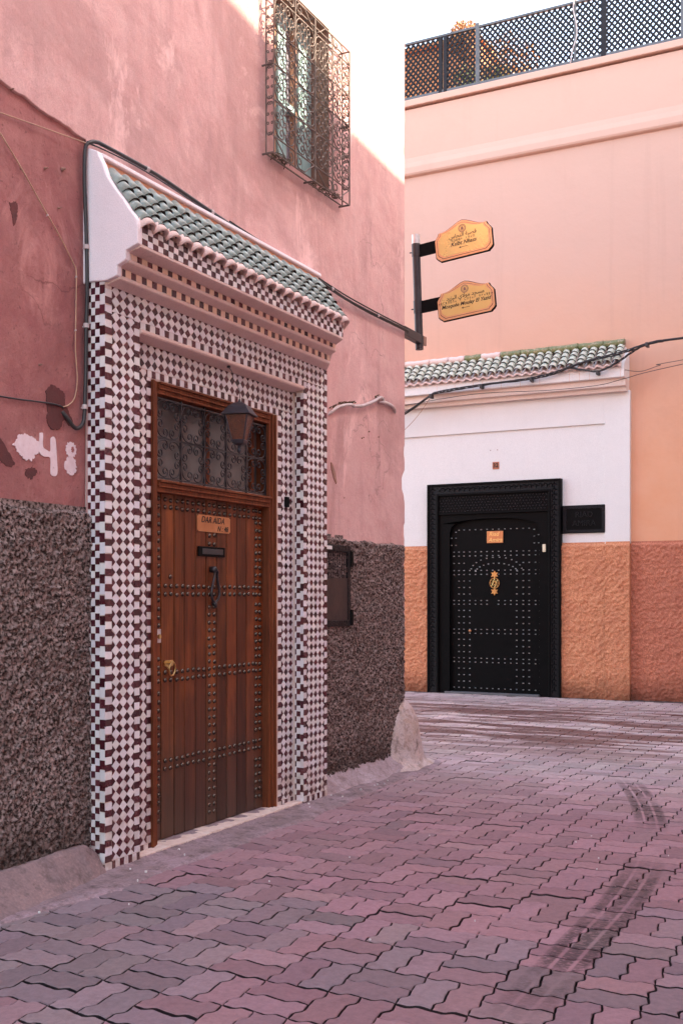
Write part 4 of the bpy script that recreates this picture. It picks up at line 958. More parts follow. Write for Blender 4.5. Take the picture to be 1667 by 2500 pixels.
# guard stone at the corner
gs = thing('guard_stone', 'pale cracked cement guard stone tapering up the house corner', 'bollard', (0, 8.64, 0))
n = 40; lv = 26; b_ = MB()
prof = [(0, .225), (.05, .185), (.15, .165), (.30, .145), (.42, .118), (.52, .078), (.575, .035), (.592, .004)]
for i in range(lv):
    z = .592*i/(lv-1); r0 = np.interp(z, [p[0] for p in prof], [p[1] for p in prof])
    for q in range(n):
        a = 2*math.pi*q/n; nn = fbm(np.array([math.cos(a)*2+5]), np.array([math.sin(a)*2+z*6]), 40, 3)[0]-.45
        r = r0*(1+.18*nn)+(.06*max(0, 1-z/.06)*(1+nn)); 
        # crack running down the street side
        cr = abs(math.atan2(math.sin(a-(-.62+.5*z+.05*math.sin(z*40))), math.cos(a-(-.62+.5*z+.05*math.sin(z*40)))))
        if cr < .09 and z < .42: r -= .020*(1-cr/.09)
        b_.v.append((.0+r*math.cos(a)*.88, 8.64+r*math.sin(a)*1.85, z-.004))
for i in range(lv-1):
    for q in range(n): s_ = (q+1) % n; b_.f.append((i*n+q, i*n+s_, (i+1)*n+s_, (i+1)*n+q)); b_.m.append(0); b_.c.append((1, 1, 1))
b_.build('stone', 'stone', gs, smooth=True)

# ---- direction sign on its post
ds = thing('direction_sign', 'black steel post with two brass direction boards fixed beyond the pink corner', 'sign', (-.10, 9.25, 3.7))
PYs = 9.25; tip, foot = Vector((-.131, PYs, 4.765)), Vector((-.094, PYs, 3.715))
b_ = MB(); b_.tube([foot, tip.lerp(foot, .11)], .037, 16); b_.build('post', 'pole', ds, smooth=False)
b_ = MB(); b_.tube([tip.lerp(foot, .11), tip], .0372, 16); b_.build('post_top', 'alu', ds)
for zc in (4.625, 4.105):
    t_ = (4.765-zc)/1.05; p = tip.lerp(foot, t_); dd = (tip-foot).normalized()
    b_ = MB(); b_.tube([p-dd*.055, p+dd*.055], .042, 16); b_.tube([(p.x-.03, PYs, p.z-.015), (p.x-.065, PYs, p.z-.015)], .006, 6); b_.build('clamp', 'pole', ds)
b_ = MB(); b_.prism([(8.70, 3.86), (9.30, 3.78), (9.30, 3.84), (8.70, 3.93)], PX, -.175, -.12)
b_.v = []; b_.f = []; b_.m = []; b_.c = []
b_.box(-.125, -.065, 8.66, 9.33, 3.765, 3.845); b_.build('bracket', 'pole', ds, bevel=.003)
b_ = MB(); b_.box(-.072, -.058, 9.27, 9.33, 3.76, 3.84); b_.build('bracket_plate', 'reveal', ds)
def ar(s):   # presentation forms, visual order
    return s[::-1]
QN = ar('\uFED7\uFEBC\uFE92\uFE94 \uFE8D\uFEDF\uFEE8\uFEA4\uFE8E\uFEB1')
MS = ar('\uFEE3\uFEB4\uFEA0\uFEAA \uFEE3\uFEEE\uFEFB\uFEF1 \uFE8D\uFEDF\uFEF4\uFEB0\uFEF3\uFEAA')
TIF = {'T': [[(.5, .1), (.5, .9)], [(.1, .5), (.9, .5)]], 'I': [[(.8, .9), (.2, .9), (.5, .5), (.2, .1), (.8, .1)], [(.1, .5), (.9, .5)]], 'M': [[(.85, .9), (.15, .9), (.15, .1), (.85, .1)]],
       'Z': [[(.1, .1), (.9, .9)], [(.9, .1), (.1, .9)], [(.5, .1), (.5, .9)]], 'G': [[(.1, .1), (.9, .9)], [(.9, .1), (.1, .9)], [(.2, .9), (.8, .9)]], 'D': [[(.1, .1), (.5, .9), (.9, .1)]],
       'a': [[(.5+.22*math.cos(t), .35+.22*math.sin(t)) for t in np.linspace(0, 6.283, 9)]], 'N': [[(.5, .1), (.5, .9)]], 'U': [[(.5+.38*math.cos(t), .5+.4*math.sin(t)) for t in np.linspace(0, 6.283, 11)], [(.5, .48), (.5, .52)]],
       'L': [[(.35, .1), (.35, .9)], [(.65, .1), (.65, .9)]], 'Y': [[(.2, .1), (.5, .5), (.2, .9)], [(.5, .5), (.9, .9)]], 'K': [[(.2, .1), (.5, .5), (.2, .9)], [(.8, .1), (.5, .5), (.8, .9)]],
       'S': [[(.5+.4*math.cos(t), .5+.4*math.sin(t)) for t in np.linspace(0, 6.283, 11)], [(.47, .5), (.53, .5)]], 'B': [[(.5+.4*math.cos(t), .5+.4*math.sin(t)) for t in np.linspace(0, 6.283, 11)], [(.1, .5), (.9, .5)]],
       'H': [[(.1, .1), (.5, .9), (.9, .1)], [(.5, .1), (.5, .5)]], ' ': []}
def tif_into(mb, s, m4, size, bold):
    adv = size*.95; x = -len(s)*adv/2
    for ch in s:
        for line in TIF[ch]:
            for a, b in zip(line, line[1:]):
                pa = m4 @ Vector((x+a[0]*size*.8, (a[1]-.5)*size, .0003)); pb = m4 @ Vector((x+b[0]*size*.8, (b[1]-.5)*size, .0003)); mb.tube([pa, pb], bold, 4)
        x += adv
def board(cx, cz, wd, ht, roll, yaw, ara, tif, lat, latsize):
    ex_ = Vector((math.cos(roll)*math.cos(yaw), math.cos(roll)*math.sin(yaw), math.sin(roll))); ey_ = Vector((-math.sin(roll), 0, math.cos(roll))); ey_ = (ey_-ex_*ey_.dot(ex_)).normalized()
    m4 = frame4((cx, PYs-.02, cz), ex_, ey_)       # local z points back to the camera side
    def outline(k):   # k inset
        w_, h_ = wd/2-k, ht/2-k; n_ = .042; pts = []
        def notch(cx_, cy_, sx, sy):  # concave corner
            o_ = [(cx_-sx*n_, cy_), (cx_-sx*n_*.55, cy_-sy*n_*.55*.9), (cx_, cy_-sy*n_)]
            return o_
        bl_ = [(-w_, -h_+n_), (-w_+n_*.35, -h_+n_*.55), (-w_+n_*.8, -h_+n_*.25), (-w_+n_, -h_)]
        br = [(w_-n_, -h_), (w_-n_*.8, -h_+n_*.25), (w_-n_*.35, -h_+n_*.55), (w_, -h_+n_)]
        sh_ = h_*.30
        tr_ = [(w_, sh_-.02), (w_-n_*.4, sh_+.004), (w_-n_*.75, sh_+.02), (w_-n_, sh_+.045)]
        hump = []
        for q in range(13):
            t = -1+2*q/12; x = t*(w_-n_-.0); zz = sh_+.045+(h_-sh_-.045)*(.5+.5*math.cos(math.pi*t))-.010*math.sin(math.pi*abs(t))
            hump.append((x, zz))
        return bl_+br+tr_[:3]+hump[::-1]+[(-a, b) for a, b in tr_[:3][::-1]]
    PB = lambda u, v, w_: tuple(m4 @ Vector((u, v, w_)))
    root = MB(); root.prism(outline(0), PB, -.030, -.003); sb = root.build('sign_board', 'black', ds, bevel=.001)
    for (k, z0, z1, mt, nm) in ((.006, -.003, .0015, 'signrim', 'rim'), (.023, .0014, .0022, 'black', 'line'), (.026, .0018, .0035, 'signrim', 'inner_rim'), (.038, .003, .0046, 'signgold', 'face')):
        q = MB(); q.prism(outline(k), PB, z0, z1); q.build(nm, mt, sb)
    t_ = MB(); Lf = lambda x, y: m4 @ Matrix.Translation((x, y, .0052))
    text_into(t_, ara, Lf(.0, .032), .048, 0, bold=.0004); tif_into(t_, tif, Lf(0, -.003), .024, .0013); text_into(t_, lat, Lf(0, -.039), latsize, .35, bold=.0008)
    t_.tube([Lf(-.035, -.078) @ Vector((0, 0, 0)), Lf(.035, -.078) @ Vector((0, 0, 0))], .0018, 4)
    t_.add([tuple(Lf(-.045, -.078) @ Vector((0, 0, 0))), tuple(Lf(-.025, -.068) @ Vector((0, 0, 0))), tuple(Lf(-.030, -.078) @ Vector((0, 0, 0))), tuple(Lf(-.025, -.088) @ Vector((0, 0, 0)))], [(0, 3, 2, 1)])
    t_.build('lettering', 'print', sb)
    e_ = MB()
    for (ra, rb, zz) in ((.036, .030, .0), (.026, .022, .0004)):
        for q in range(24):
            a, b = 2*math.pi*q/24, 2*math.pi*(q+1)/24; v4 = [Lf(ra*math.cos(a), .088+ra*math.sin(a)), Lf(ra*math.cos(b), .088+ra*math.sin(b)), Lf(rb*math.cos(b), .088+rb*math.sin(b)), Lf(rb*math.cos(a), .088+rb*math.sin(a))]
            e_.add([tuple(x_ @ Vector((0, 0, zz))) for x_ in v4], [(0, 1, 2, 3)])
    for pl in ([(-.012, .073), (.012, .073), (.012, .094), (0, .106), (-.012, .094)],): e_.add([tuple(Lf(a, b) @ Vector((0, 0, .0004))) for a, b in pl], [(0, 1, 2, 3, 4)])
    e_.build('crest', 'reveal', sb)
    return m4
board(.336, 4.664, .545, .335, R(5.4), R(0), QN, 'KSIBT NHaS', 'Ksibt Nhass', .050)
board(.360, 4.120, .545, .325, R(5.4), R(0), MS, 'TIMZGIDa N MULaY LYaZID'.replace('LYaZID', 'LYaZID'), 'Mosquée Moulay El Yazid', .045)
for (z, x1) in ((4.615, .07), (4.098, .10)):
    b_ = MB(); pts = [(-.09, PYs-.004, z-.052), (x1+.03, PYs-.004, z-.048+.013), (x1+.03, PYs-.004, z+.060+.013), (-.09, PYs-.004, z+.055)]
    b_.prism([(p[0], p[2]) for p in pts], PY, PYs-.012, PYs+.02); b_.build('arm', 'black', ds, bevel=.002)

# ------------------------------------------------------------------ far house
YF = 15.76
riad = thing('far_house', 'salmon house with white walled entrance and black studded door', 'house', (0, 18, 0))
XL, XRr, ZP = -9.0, 4.8, 9.19
Pf = lambda u, v, h: (u, YF-h, v)
def fh(u, v): return .010*(fbm(u*.8, v*.8, 22)-.47)
b_ = MB(); b_.box(XL, XRr+4, YF+.03, YF+7, 0, ZP-.02); b_.build('wall', 'bounce_wall', riad)
grid('wall', lin(XL, .378, .15), lin(2.0, 8.06, .15), Pf, fh, 'bounce_wall', riad)
def fcol(u, v): return fh(u, v)
grid('wall', lin(.378, XRr+.3, .12), lin(2.0, 8.06, .12), Pf, fh, 'bounce_wall', riad)
# projecting upper storey with rounded lip, parapet lip
def strip(name, z0, z1, off, mat_, x0=XL, x1=XRr+.3, b=.012, par=None):
    m_ = MB(); m_.box(x0, x1, YF-off, YF+.05, z0, z1); return m_.build(name, mat_, par or riad, bevel=b)
lipm = MB(); lipm.prism([(.0, 8.00), (.055, 8.02), (.07, 8.05), (.068, 8.14), (.045, 8.22), (.03, 8.30), (.03, 9.06), (.0, 9.06)], lambda u, v, w_: (w_, YF-u, v), XL, XRr+.3); lipm.build('upper_storey', 'bounce_wall', riad, bevel=.01)
strip('parapet_lip', 9.085, ZP, .085, 'bounce_wall'); 
b_ = MB(); b_.box(-3.9, .38, YF-.0, YF+.03, 0, 2.2); 
# rough dado of the far house
def fd(u, v):
    top = 2.222+.010*(fbm(u*8, u*0, 88)-.5)*2; h = rough(u, v, 1, 170, .038, .026)+.006; f = np.clip((top-v)/.02, 0, 1); return (h+.01)*f-.01
def fdR(off): return lambda u, v, h: (u, YF-.02-h-off, v)
grid('rough_dado', lin(-3.4, -2.60, .0125), lin(0, 2.25, .0125), fdR(.05), fd, 'fardado', riad)
grid('rough_dado', lin(-.66, .045, .0125), lin(0, 2.25, .0125), fdR(.05), fd, 'fardado', riad)
grid('rough_dado', lin(.040, .385, .0125), lin(0, 2.25, .0125), fdR(.098), fd, 'fardado', riad)
grid('rough_dado', lin(.380, 1.65, .0125), lin(0, 2.25, .0125), fdR(.0), fd, 'fardado2', riad)
grid('rough_dado', lin(1.63, XRr+.3, .1), lin(0, 2.22, .1), lambda u, v, h: (u, YF-.03-h, v), None, 'fardado2', riad)
grid('rough_dado', lin(XL, -3.38, .1), lin(0, 2.22, .1), lambda u, v, h: (u, YF-.06-h, v), None, 'fardado', riad)
b_ = MB(); b_.box(.380, .384, YF-.12, YF, 0, 2.22); b_.build('rough_dado', 'fardado', riad)
# white entrance wall
en = thing('white_entrance', '', ''); del en['label']; del en['category']; en.parent = riad; en.location = Vector((-1.6, YF, 0))-riad.location
b_ = MB(); b_.box(-7.0, -2.70, YF-.05, YF+.03, 2.223, 3.94); b_.box(-.60, .021, YF-.05, YF+.03, 2.223, 3.94); b_.box(-2.70, -.60, YF-.05, YF+.03, 3.19, 3.94); b_.build('panel', 'white', en)
b_ = MB(); b_.box(.021, .376, YF-.078, YF+.03, 2.223, 4.39); b_.box(-7.0, .021, YF-.078, YF+.03, 3.941, 4.39); b_.build('surround', 'white', en, bevel=.004)
kk = lambda z, y: 1.45+(z-1.45)*y/YF
co = [(YF+.02, 4.37), (YF-.078, kk(4.385, YF-.078)), (15.61, kk(4.392, 15.61)), (15.585, kk(4.40, 15.585)), (15.585, kk(4.455, 15.585)), (15.535, kk(4.472, 15.535)), (15.51, kk(4.48, 15.51)), (15.51, kk(4.58, 15.51)), (15.46, kk(4.592, 15.46)), (15.435, kk(4.605, 15.435)), (15.435, kk(4.74, 15.435)), (15.46, 4.74), (YF+.02, 5.0)]
co1 = co[:9]+[(YF+.02, co[8][1])]; co2 = [(YF+.02, co[8][1]+.0005), (co[8][0], co[8][1]+.0005)]+co[9:]
b_ = MB(); b_.prism(co1, lambda u, v, w_: (w_, u, v), -7.0, .350); b_.build('cornice', 'shadeband', en, bevel=.006)
b_ = MB(); b_.prism(co2, lambda u, v, w_: (w_, u, v), -7.0, .352); b_.build('fascia', 'white', en, bevel=.006)
# fascia slab joints
for k in range(24):
    x = .30-k*.145
    if k in (0, 3, 4, 5, 8, 10, 12, 14, 15, 17, 19): b_ = MB(); b_.box(x, x+.003, 15.4335, 15.44, kk(4.60, 15.43), kk(4.72, 15.43)); b_.build('joint', 'apricot', en)
cn2 = thing('tiled_canopy', '', ''); del cn2['label']; del cn2['category']; cn2.parent = riad; cn2.location = Vector((-1.6, 15.5, 4.8))-riad.location
f0 = Vector((0, 15.40, 4.715)); f1 = Vector((0, 15.735, 5.02)); U2 = (f1-f0).normalized(); RW2 = Vector((1, 0, 0)); N2 = RW2.cross(U2); L2 = (f1-f0).length
tm2 = arch_mesh('roof_tile', .055, .046, .155, .84, 'greentile', 8)
pit2 = .1305; ncol2 = 36
for c_ in range(ncol2):
    x = .255-c_*pit2+random.uniform(-.004, .004)
    for r_ in range(4):
        s_ = .0+r_*.112+random.uniform(-.012, .012); tl = -.09+random.uniform(-.03, .03)
        Ut = (U2*math.cos(tl)+N2*math.sin(tl)).normalized(); Xr = (RW2+U2*random.uniform(-.07, .07)).normalized(); Ut = (Ut-Xr*Ut.dot(Xr)).normalized(); Nt = Xr.cross(Ut)
        o_ = f0+U2*s_+N2*.03
        inst('roof_tile', tm2, cn2, Matrix(((Xr.x, Ut.x, Nt.x, x+o_.x), (Xr.y, Ut.y, Nt.y, o_.y), (Xr.z, Ut.z, Nt.z, o_.z), (0, 0, 0, 1))))
def bed2(u, t, h):
    ph = (u-.255)/pit2; wv = .022*np.cos(ph*2*np.pi)-.008+.012*(fbm(u*30, t*20, 92)-.5)
    return u, f0.y+U2.y*t+N2.y*wv, f0.z+U2.z*t+N2.z*wv
grid('mortar_bed', lin(.255-ncol2*pit2, .315, .016), lin(-.02, L2+.02, .04), bed2, None, 'chalk', cn2)
b_ = MB(); NS = 36*8; xs = np.linspace(.315, .255-pit2*35.5, NS+1)
for x in xs:
    ph = ((x-.255)/pit2) % 1; d = min(ph, 1-ph)*2; wv = .018*math.cos(ph*2*math.pi)-.004
    for (s_, w_) in ((-.03, wv), (-.03, wv-.022), (.03, wv-.022), (.03, wv)): p = f0+U2*s_+N2*w_; b_.v.append((x, p.y, p.z))
for k in range(NS):
    for q in range(4): a = k*4+q; b = k*4+(q+1) % 4; b_.f.append((a, b, b+4, a+4)); b_.m.append(0); b_.c.append((1, 1, 1))
b_.build('eave', 'soffit', cn2, smooth=True)
x = .30
while x > -4.6:
    ln_ = random.choice((.30, .36, .42, .26)); m_ = random.choice(('ridgetile', 'ridgetile', 'ridgetile', 'soffit')); n_ = 8; path = [(x-ln_*q/n_, 15.70, 5.075+.003*math.sin(q)) for q in range(n_+1)]
    rr = [.048+random.uniform(-.004, .004)+(.006 if q in (0,) else 0) for q in range(n_+1)]
    c_ = MB(); c_.tube(path, rr, 10); c_.build('ridge_tile', m_, cn2, smooth=True); x -= ln_+random.uniform(.0, .012)
# far door
fdm = thing('black_door', '', ''); del fdm['label']; del fdm['category']; fdm.parent = riad; fdm.location = Vector((-1.6, YF, 0))-riad.location
FY = YF-.135
def fbx(name, x0, x1, z0, z1, y0, y1, mat_='black', bev=.003, par=fdm): m_ = MB(); m_.box(x0, x1, y0, y1, z0, z1); return m_.build(name, mat_, par, bevel=bev)
X0, X1 = -2.692, -.603
for (a, b, c_, d) in ((X0, X0+.035, 0, 3.185), (X1-.035, X1, 0, 3.185), (X0+.035, X1-.035, 3.15, 3.185), (X0+.15, X0+.185, 0, 3.035), (X1-.185, X1-.15, 0, 3.035), (X0+.185, X1-.185, 3.0, 3.035)):
    fbx('moulding', a, b, c_, d, FY-.01, YF+.02, 'black', .006)
for (a, b, c_, d) in ((X0+.035, X0+.15, 0, 3.15), (X1-.15, X1-.035, 0, 3.15), (X0+.15, X1-.15, 3.035, 3.15)):
    fbx('carved_border', a, b, c_, d, FY+.006, YF+.02, 'blackrough', 0)
cb = MB()
def leafpat(x, z, s_, a):
    pts = [(x+s_*math.cos(a)*q-s_*.35*math.sin(a)*math.sin(q*3.14), z+s_*math.sin(a)*q+s_*.35*math.cos(a)*math.sin(q*3.14)) for q in (0, .3, .6, 1)]
    cb.tube([(p[0], FY+.004, p[1]) for p in pts], .0075, 4)
z = .06
while z < 3.1:
    for xx in (X0+.092, X1-.092):
        leafpat(xx-.035, z, .07, .9); leafpat(xx+.035, z+.04, .07, 2.2)
    z += .075
x = X0+.2
while x < X1-.2: leafpat(x, 3.065, .06, .6); leafpat(x+.04, 3.12, .06, -.7); x += .08
cb.build('carving', 'black', fdm, stuff=True)
fbx('carved_panel', X0+.186, X1-.186, 2.735, 2.999, FY+.02, YF+.02, 'black', 0)
cp = MB()
for i in range(34):
    for j in range(6):
        xx = X0+.21+i*.0495+(.025 if j % 2 else 0); zz = 2.765+j*.041; a = (i+j) % 3*1.05
        cp.tube([(xx-.014*math.cos(a), FY+.018, zz-.012*math.sin(a)), (xx+.014*math.cos(a), FY+.014, zz+.012*math.sin(a))], .006, 4)
cp.build('carving', 'pole', fdm, stuff=True)
fbx('moulding', X0+.186, X1-.186, 2.715, 2.735, FY-.002, YF+.02)
arc = [(-2.335, 0), (-2.335, 2.43), (-2.31, 2.52), (-2.25, 2.575), (-2.05, 2.625), (-1.85, 2.64), (-1.42, 2.64), (-1.22, 2.62), (-1.01, 2.57), (-.955, 2.52), (-.93, 2.43), (-.93, 0)]
b_ = MB(); arcx = X0+.186, X1-.186
b_.prism([(arcx[0], 0), (-2.335, 0)]+arc[1:5]+[(arcx[0], 2.575)], PY, FY+.03, YF+.02)
b_.prism([(arcx[0], 2.5755), (-2.25, 2.5755)]+arc[4:9]+[(-1.01, 2.5705), (arcx[1], 2.5705), (arcx[1], 2.714), (arcx[0], 2.714)], PY, FY+.03, YF+.02)
b_.prism([(arcx[1], 0), (arcx[1], 2.57), (-1.01, 2.57), (-.955, 2.52), (-.93, 2.43), (-.93, 0)], PY, FY+.03, YF+.02)
b_.build('inner_frame', 'black', fdm)
fbx('leaf', -2.36, -.90, .03, 2.70, YF-.045, YF+.02, 'black', 0)
wk = [(-2.02, .03), (-2.02, 1.95), (-1.95, 2.03), (-1.80, 2.10), (-1.60, 2.125), (-1.40, 2.10), (-1.25, 2.03), (-1.18, 1.95), (-1.18, .03)]
b_ = MB(); b_.prism(wk, PY, YF-.053, YF-.0452); b_.build('wicket', 'black', fdm, bevel=.003)
fbx('threshold', -2.40, -.92, .0, .03, YF-.16, YF, 'rail', .004)
sts = MB(); syf = YF-.053
def fst(x, z):
    h = .011; k = len(sts.v); r = .0115
    sts.v += [(x-r, syf, z-r*.6), (x+r, syf, z-r*.6), (x+r, syf, z+r*.6), (x-r, syf, z+r*.6), (x, syf-h, z)]
    for f in ((0, 1, 4), (1, 2, 4), (2, 3, 4), (3, 0, 4)): sts.f.append(tuple(k+q for q in f)); sts.m.append(0); sts.c.append((1, 1, 1))
cols17 = [(u-1040)/1 for u in ()]
colx = [-2.30+(1.365)*k for k in ()]
px = lambda zx: -2.369+(1040+zx/4.3556-1102)*.00641
cx_ = [272, 321, 375, 430, 493, 555, 617, 679, 741, 803, 870, 932, 994, 1063, 1124, 1190, 1236]
XX = [(-2.697+(q-40)/(1462-40)*(2.095)) for q in cx_]
rowz = [2.147, 2.085, 1.865, 1.805, 1.41, 1.355, .975, .915, .54, .48, .09]
for z in rowz:
    for x_ in XX:
        if abs(x_+1.635) < .06 and z in (1.41, 1.355): continue
        fst(x_, z)
for lo, hi, n in ((1.41, 1.805, 3), (.975, 1.355, 3), (.54, .915, 3), (.09, .48, 3), (1.865, 2.085, 1)):
    for k in range(n):
        z = lo+(hi-lo)*(k+1)/(n+1)
        for q in ((0, 2, 3, 4, 12, 13, 14, 16) if n > 1 else (0, 1, 2, 3, 13, 14, 15, 16)): fst(XX[q], z)
for t in np.linspace(.15, math.pi-.15, 12): fst(-1.61-.40*math.cos(t), 1.86+.20*math.sin(t)); fst(-1.61-.33*math.cos(t), 1.83+.14*math.sin(t))
for x_ in XX[2:15]: fst(x_, 2.48)
for (a, b) in ((0, 2.36), (1, 2.36), (0, 2.25), (1, 2.25), (15, 2.36), (16, 2.38), (15, 2.26), (16, 2.26), (1, 2.45), (15, 2.46)): fst(XX[a]+(.03 if a < 2 else -.02), b)
sts.build('stud', 'alu', fdm, stuff=True)
p_ = fbx('name_plate', -1.755, -1.500, 2.272, 2.452, YF-.062, YF-.052, 'copper', .004)
t_ = MB(); text_into(t_, 'Riad', frame4((-1.645, YF-.0635, 2.405), (1, 0, 0), (0, 0, 1)), .088, .25, bold=.001); text_into(t_, 'Amira', frame4((-1.622, YF-.0635, 2.318), (1, 0, 0), (0, 0, 1)), .088, .25, bold=.001)
t_.build('lettering', 'signgold', p_)
# ornate brass knocker: star, pierced disc, star
k_ = MB(); kyy = YF-.062
def star(cx, cz_, r, n, mb, hole=0, ph=0):
    pts = [(cx+(r if q % 2 == 0 else r*.52)*math.sin(ph+math.pi*q/n), cz_+(r if q % 2 == 0 else r*.52)*math.cos(ph+math.pi*q/n)) for q in range(2*n)]
    mb.prism(pts[::-1], PY, kyy-.006, kyy+.012)
star(-1.633, 1.800, .062, 6, k_); star(-1.633, 1.545, .062, 6, k_)
k_.tube([(-1.633+.072*math.cos(a), kyy, 1.672+.076*math.sin(a)) for a in np.linspace(0, 2*math.pi, 29)], .0075, 6, caps=False)
for q in range(8):
    a = 2*math.pi*q/8; b = 2*math.pi*(q+3)/8; k_.tube([(-1.633+.066*math.cos(a), kyy, 1.672+.07*math.sin(a)), (-1.633+.066*math.cos(b), kyy, 1.672+.07*math.sin(b))], .004, 5)
k_.tube([(-1.633+.02*math.cos(a), kyy-.004, 1.672+.02*math.sin(a)) for a in np.linspace(0, 2*math.pi, 13)], .006, 6, caps=False)
k_.build('knocker', 'brass', fdm)
b_ = MB(); b_.tube([(-2.015, YF-.05, .952), (-2.015, YF-.085, .952), (-2.015, YF-.10, .952)], [.012, .024, .016], 10); b_.build('knob', 'copper', fdm, smooth=True)
fbx('doorbell', -.880, -.830, 2.12, 2.235, FY+.01, FY+.03, 'cream', .008, riad)
# carved name board and number tile
nb = fbx('name_board', -.598, .040, 2.385, 2.788, YF-.075, YF-.04, 'black', .004, riad)
for (a, b, c_, d) in ((-.585, .027, 2.74, 2.778), (-.585, .027, 2.395, 2.433), (-.585, -.535, 2.434, 2.739), (-.020, .027, 2.434, 2.739)): fbx('border', a, b, c_, d, YF-.084, YF-.074, 'blackrough', 0, nb)
t_ = MB(); text_into(t_, 'RIAD', frame4((-.28, YF-.082, 2.650), (1, 0, 0), (0, 0, 1)), .115, 0, ext=.004); text_into(t_, 'AMIRA', frame4((-.28, YF-.082, 2.525), (1, 0, 0), (0, 0, 1)), .115, 0, ext=.004)
t_.build('lettering', 'blackrough', nb)
nt = fbx('number_tile', -1.667, -1.565, 3.378, 3.486, YF-.060, YF-.04, 'copper', .002, riad)
nt.data.materials[0] = simple('terracotta_number_tile', (.42, .12, .06), (.5, .18, .1), 30, .6, 40, .001)
t_ = MB(); text_into(t_, '32', frame4((-1.616, YF-.062, 3.432), (1, 0, 0), (0, 0, 1)), .085, 0, bold=.003); t_.build('lettering', 'print', nt)
for x_ in (-1.70, -1.59): b_ = MB(); b_.tube([(x_, YF-.04, 3.665), (x_, YF-.055, 3.665)], .008, 6); b_.build('chip', 'reveal', riad)

# ---- lattice screen on the parapet
lf = thing('lattice_screen', 'dark wooden lattice screen standing along the top of the salmon wall', 'fence', (-1, YF+.05, ZP))
LY0 = YF-.005; Z0, Z1 = 9.265, 10.085
def lbx(name, x0, x1, z0, z1, mat_='rail', y0=LY0, y1=LY0+.05): m_ = MB(); m_.box(x0, x1, y0, y1, z0, z1); return m_.build(name, mat_, lf, bevel=.004)
XS0, XS1 = -3.9, 3.4
lbx('bottom_rail', XS0, XS1, 9.215, Z0, 'rail'); lbx('top_rail', XS0, XS1, Z1, Z1+.035, 'rail')
posts = [-2.555, -2.475, -1.965, -.02+(-.03), 1.06, 2.2, 3.3]
for x_, w_, h_, mt in ((-2.555, .055, Z1, 'lattice'), (-2.475, .055, Z1, 'lattice'), (-1.955, .06, Z1+.07, 'rail'), (-.05, .07, Z1, 'lattice'), (1.06, .07, Z1, 'rail'), (2.2, .07, Z1, 'lattice'), (-.445, .03, Z1+.08, 'rail')):
    lbx('post', x_, x_+w_, 9.21, h_, mt, LY0-.008, LY0+.055)
def slat(cx, sg, xa, xb):
    # slat through (cx at mid height), angle
    tn = 1.18; hz = (Z1-Z0)/2; zc = (Z0+Z1)/2; wv = .031
    t0, t1 = -hz, hz
    xlo, xhi = cx-sg*hz/tn, cx+sg*hz/tn
    a = max(min(xlo, xhi), xa); b = min(max(xlo, xhi), xb)
    if b-a < .03: return
    za = zc+sg*(a-cx)*tn; zb = zc+sg*(b-cx)*tn
    d = Vector((b-a, zb-za)).normalized(); nrm = Vector((-d.y, d.x))*wv/2
    y0 = LY0+(.016 if sg > 0 else .028)
    pl = [(a-nrm.x, za-nrm.y), (b-nrm.x, zb-nrm.y), (b+nrm.x, zb+nrm.y), (a+nrm.x, za+nrm.y)]
    m_ = MB(); m_.prism(pl, PY, y0, y0+.010); m_.build('slat', 'lattice', lf)
bounds = [(XS0, -2.555), (-2.42, -1.955), (-1.895, -.05), (.02, 1.06), (1.13, 2.2)]
for (a, b) in bounds:
    c0 = a-.5
    while c0 < b+.5:
        slat(c0, 1, a, b); slat(c0, -1, a, b); c0 += .083
cable('white_cable', 'white cable looped down the lattice screen on the parapet', [(-.42, LY0-.02, 10.18), (-.45, LY0-.02, 10.0), (-.41, LY0-.02, 9.8), (-.40, LY0-.02, 9.6), (-.46, LY0-.02, 9.4), (-.49, LY0-.02, 9.22)], .010, 'pipe')
# terrace room and plants behind the screen
tr = thing('terrace_room', 'burnt orange rooftop room half hidden behind the lattice screen', 'building', (-5, 19, 9.17))
b_ = MB(); b_.box(-9, -2.0, 17.2, 20, 9.17, 10.2); b_.box(-9, -2.45, 17.2, 20, 10.2, 10.70); b_.build('wall', 'terrace', tr, bevel=.02)
b_ = MB(); b_.box(-9.1, -2.40, 17.1, 20.1, 10.70, 10.76); b_.build('roof', 'terrace', tr)
def shrub(x, y, z, r, h, label, dry=False):
    root = thing('terrace_shrub', label, 'shrub', (x, y, z), 'shrubs behind the lattice screen')
    s_ = MB(); s_.tube([(x, y, z-.02), (x+.03, y, z+h*.5), (x-.02, y, z+h*.8)], [.02, .014, .006], 6); s_.build('stem', 'bark', root)
    m_ = MB()
    for k in range(1500 if dry else 520):
        d = Vector((random.gauss(0, 1), random.gauss(0, 1), random.gauss(0, 1))).normalized()*random.random()**.4
        p = Vector((x+d.x*r, y+d.y*r, z+h*.55+d.z*h*.5)); a = Vector((random.gauss(0, 1), random.gauss(0, 1), random.gauss(0, 1))).normalized(); b = a.orthogonal().normalized(); s = random.uniform(.02, .045)
        m_.add([p-a*s, p+b*s*.45, p+a*s, p-b*s*.45], [(0, 1, 2, 3)])
    m_.build('foliage', 'dryleaf' if dry else 'leaf', root)
shrub(-2.25, 16.25, 9.17, .30, .62, 'green terrace shrub behind the lattice, left of the pale post')
shrub(-1.80, 16.30, 9.17, .26, .55, 'green terrace shrub behind the lattice, right of the pale post')
shrub(-2.25, 16.05, 9.75, .26, .62, 'dry orange bush whose top pokes above the lattice rail', True)
shrub(-1.75, 16.55, 9.17, .55, 1.05, 'large rounded dry orange bush behind the lattice right of the pale post', True)

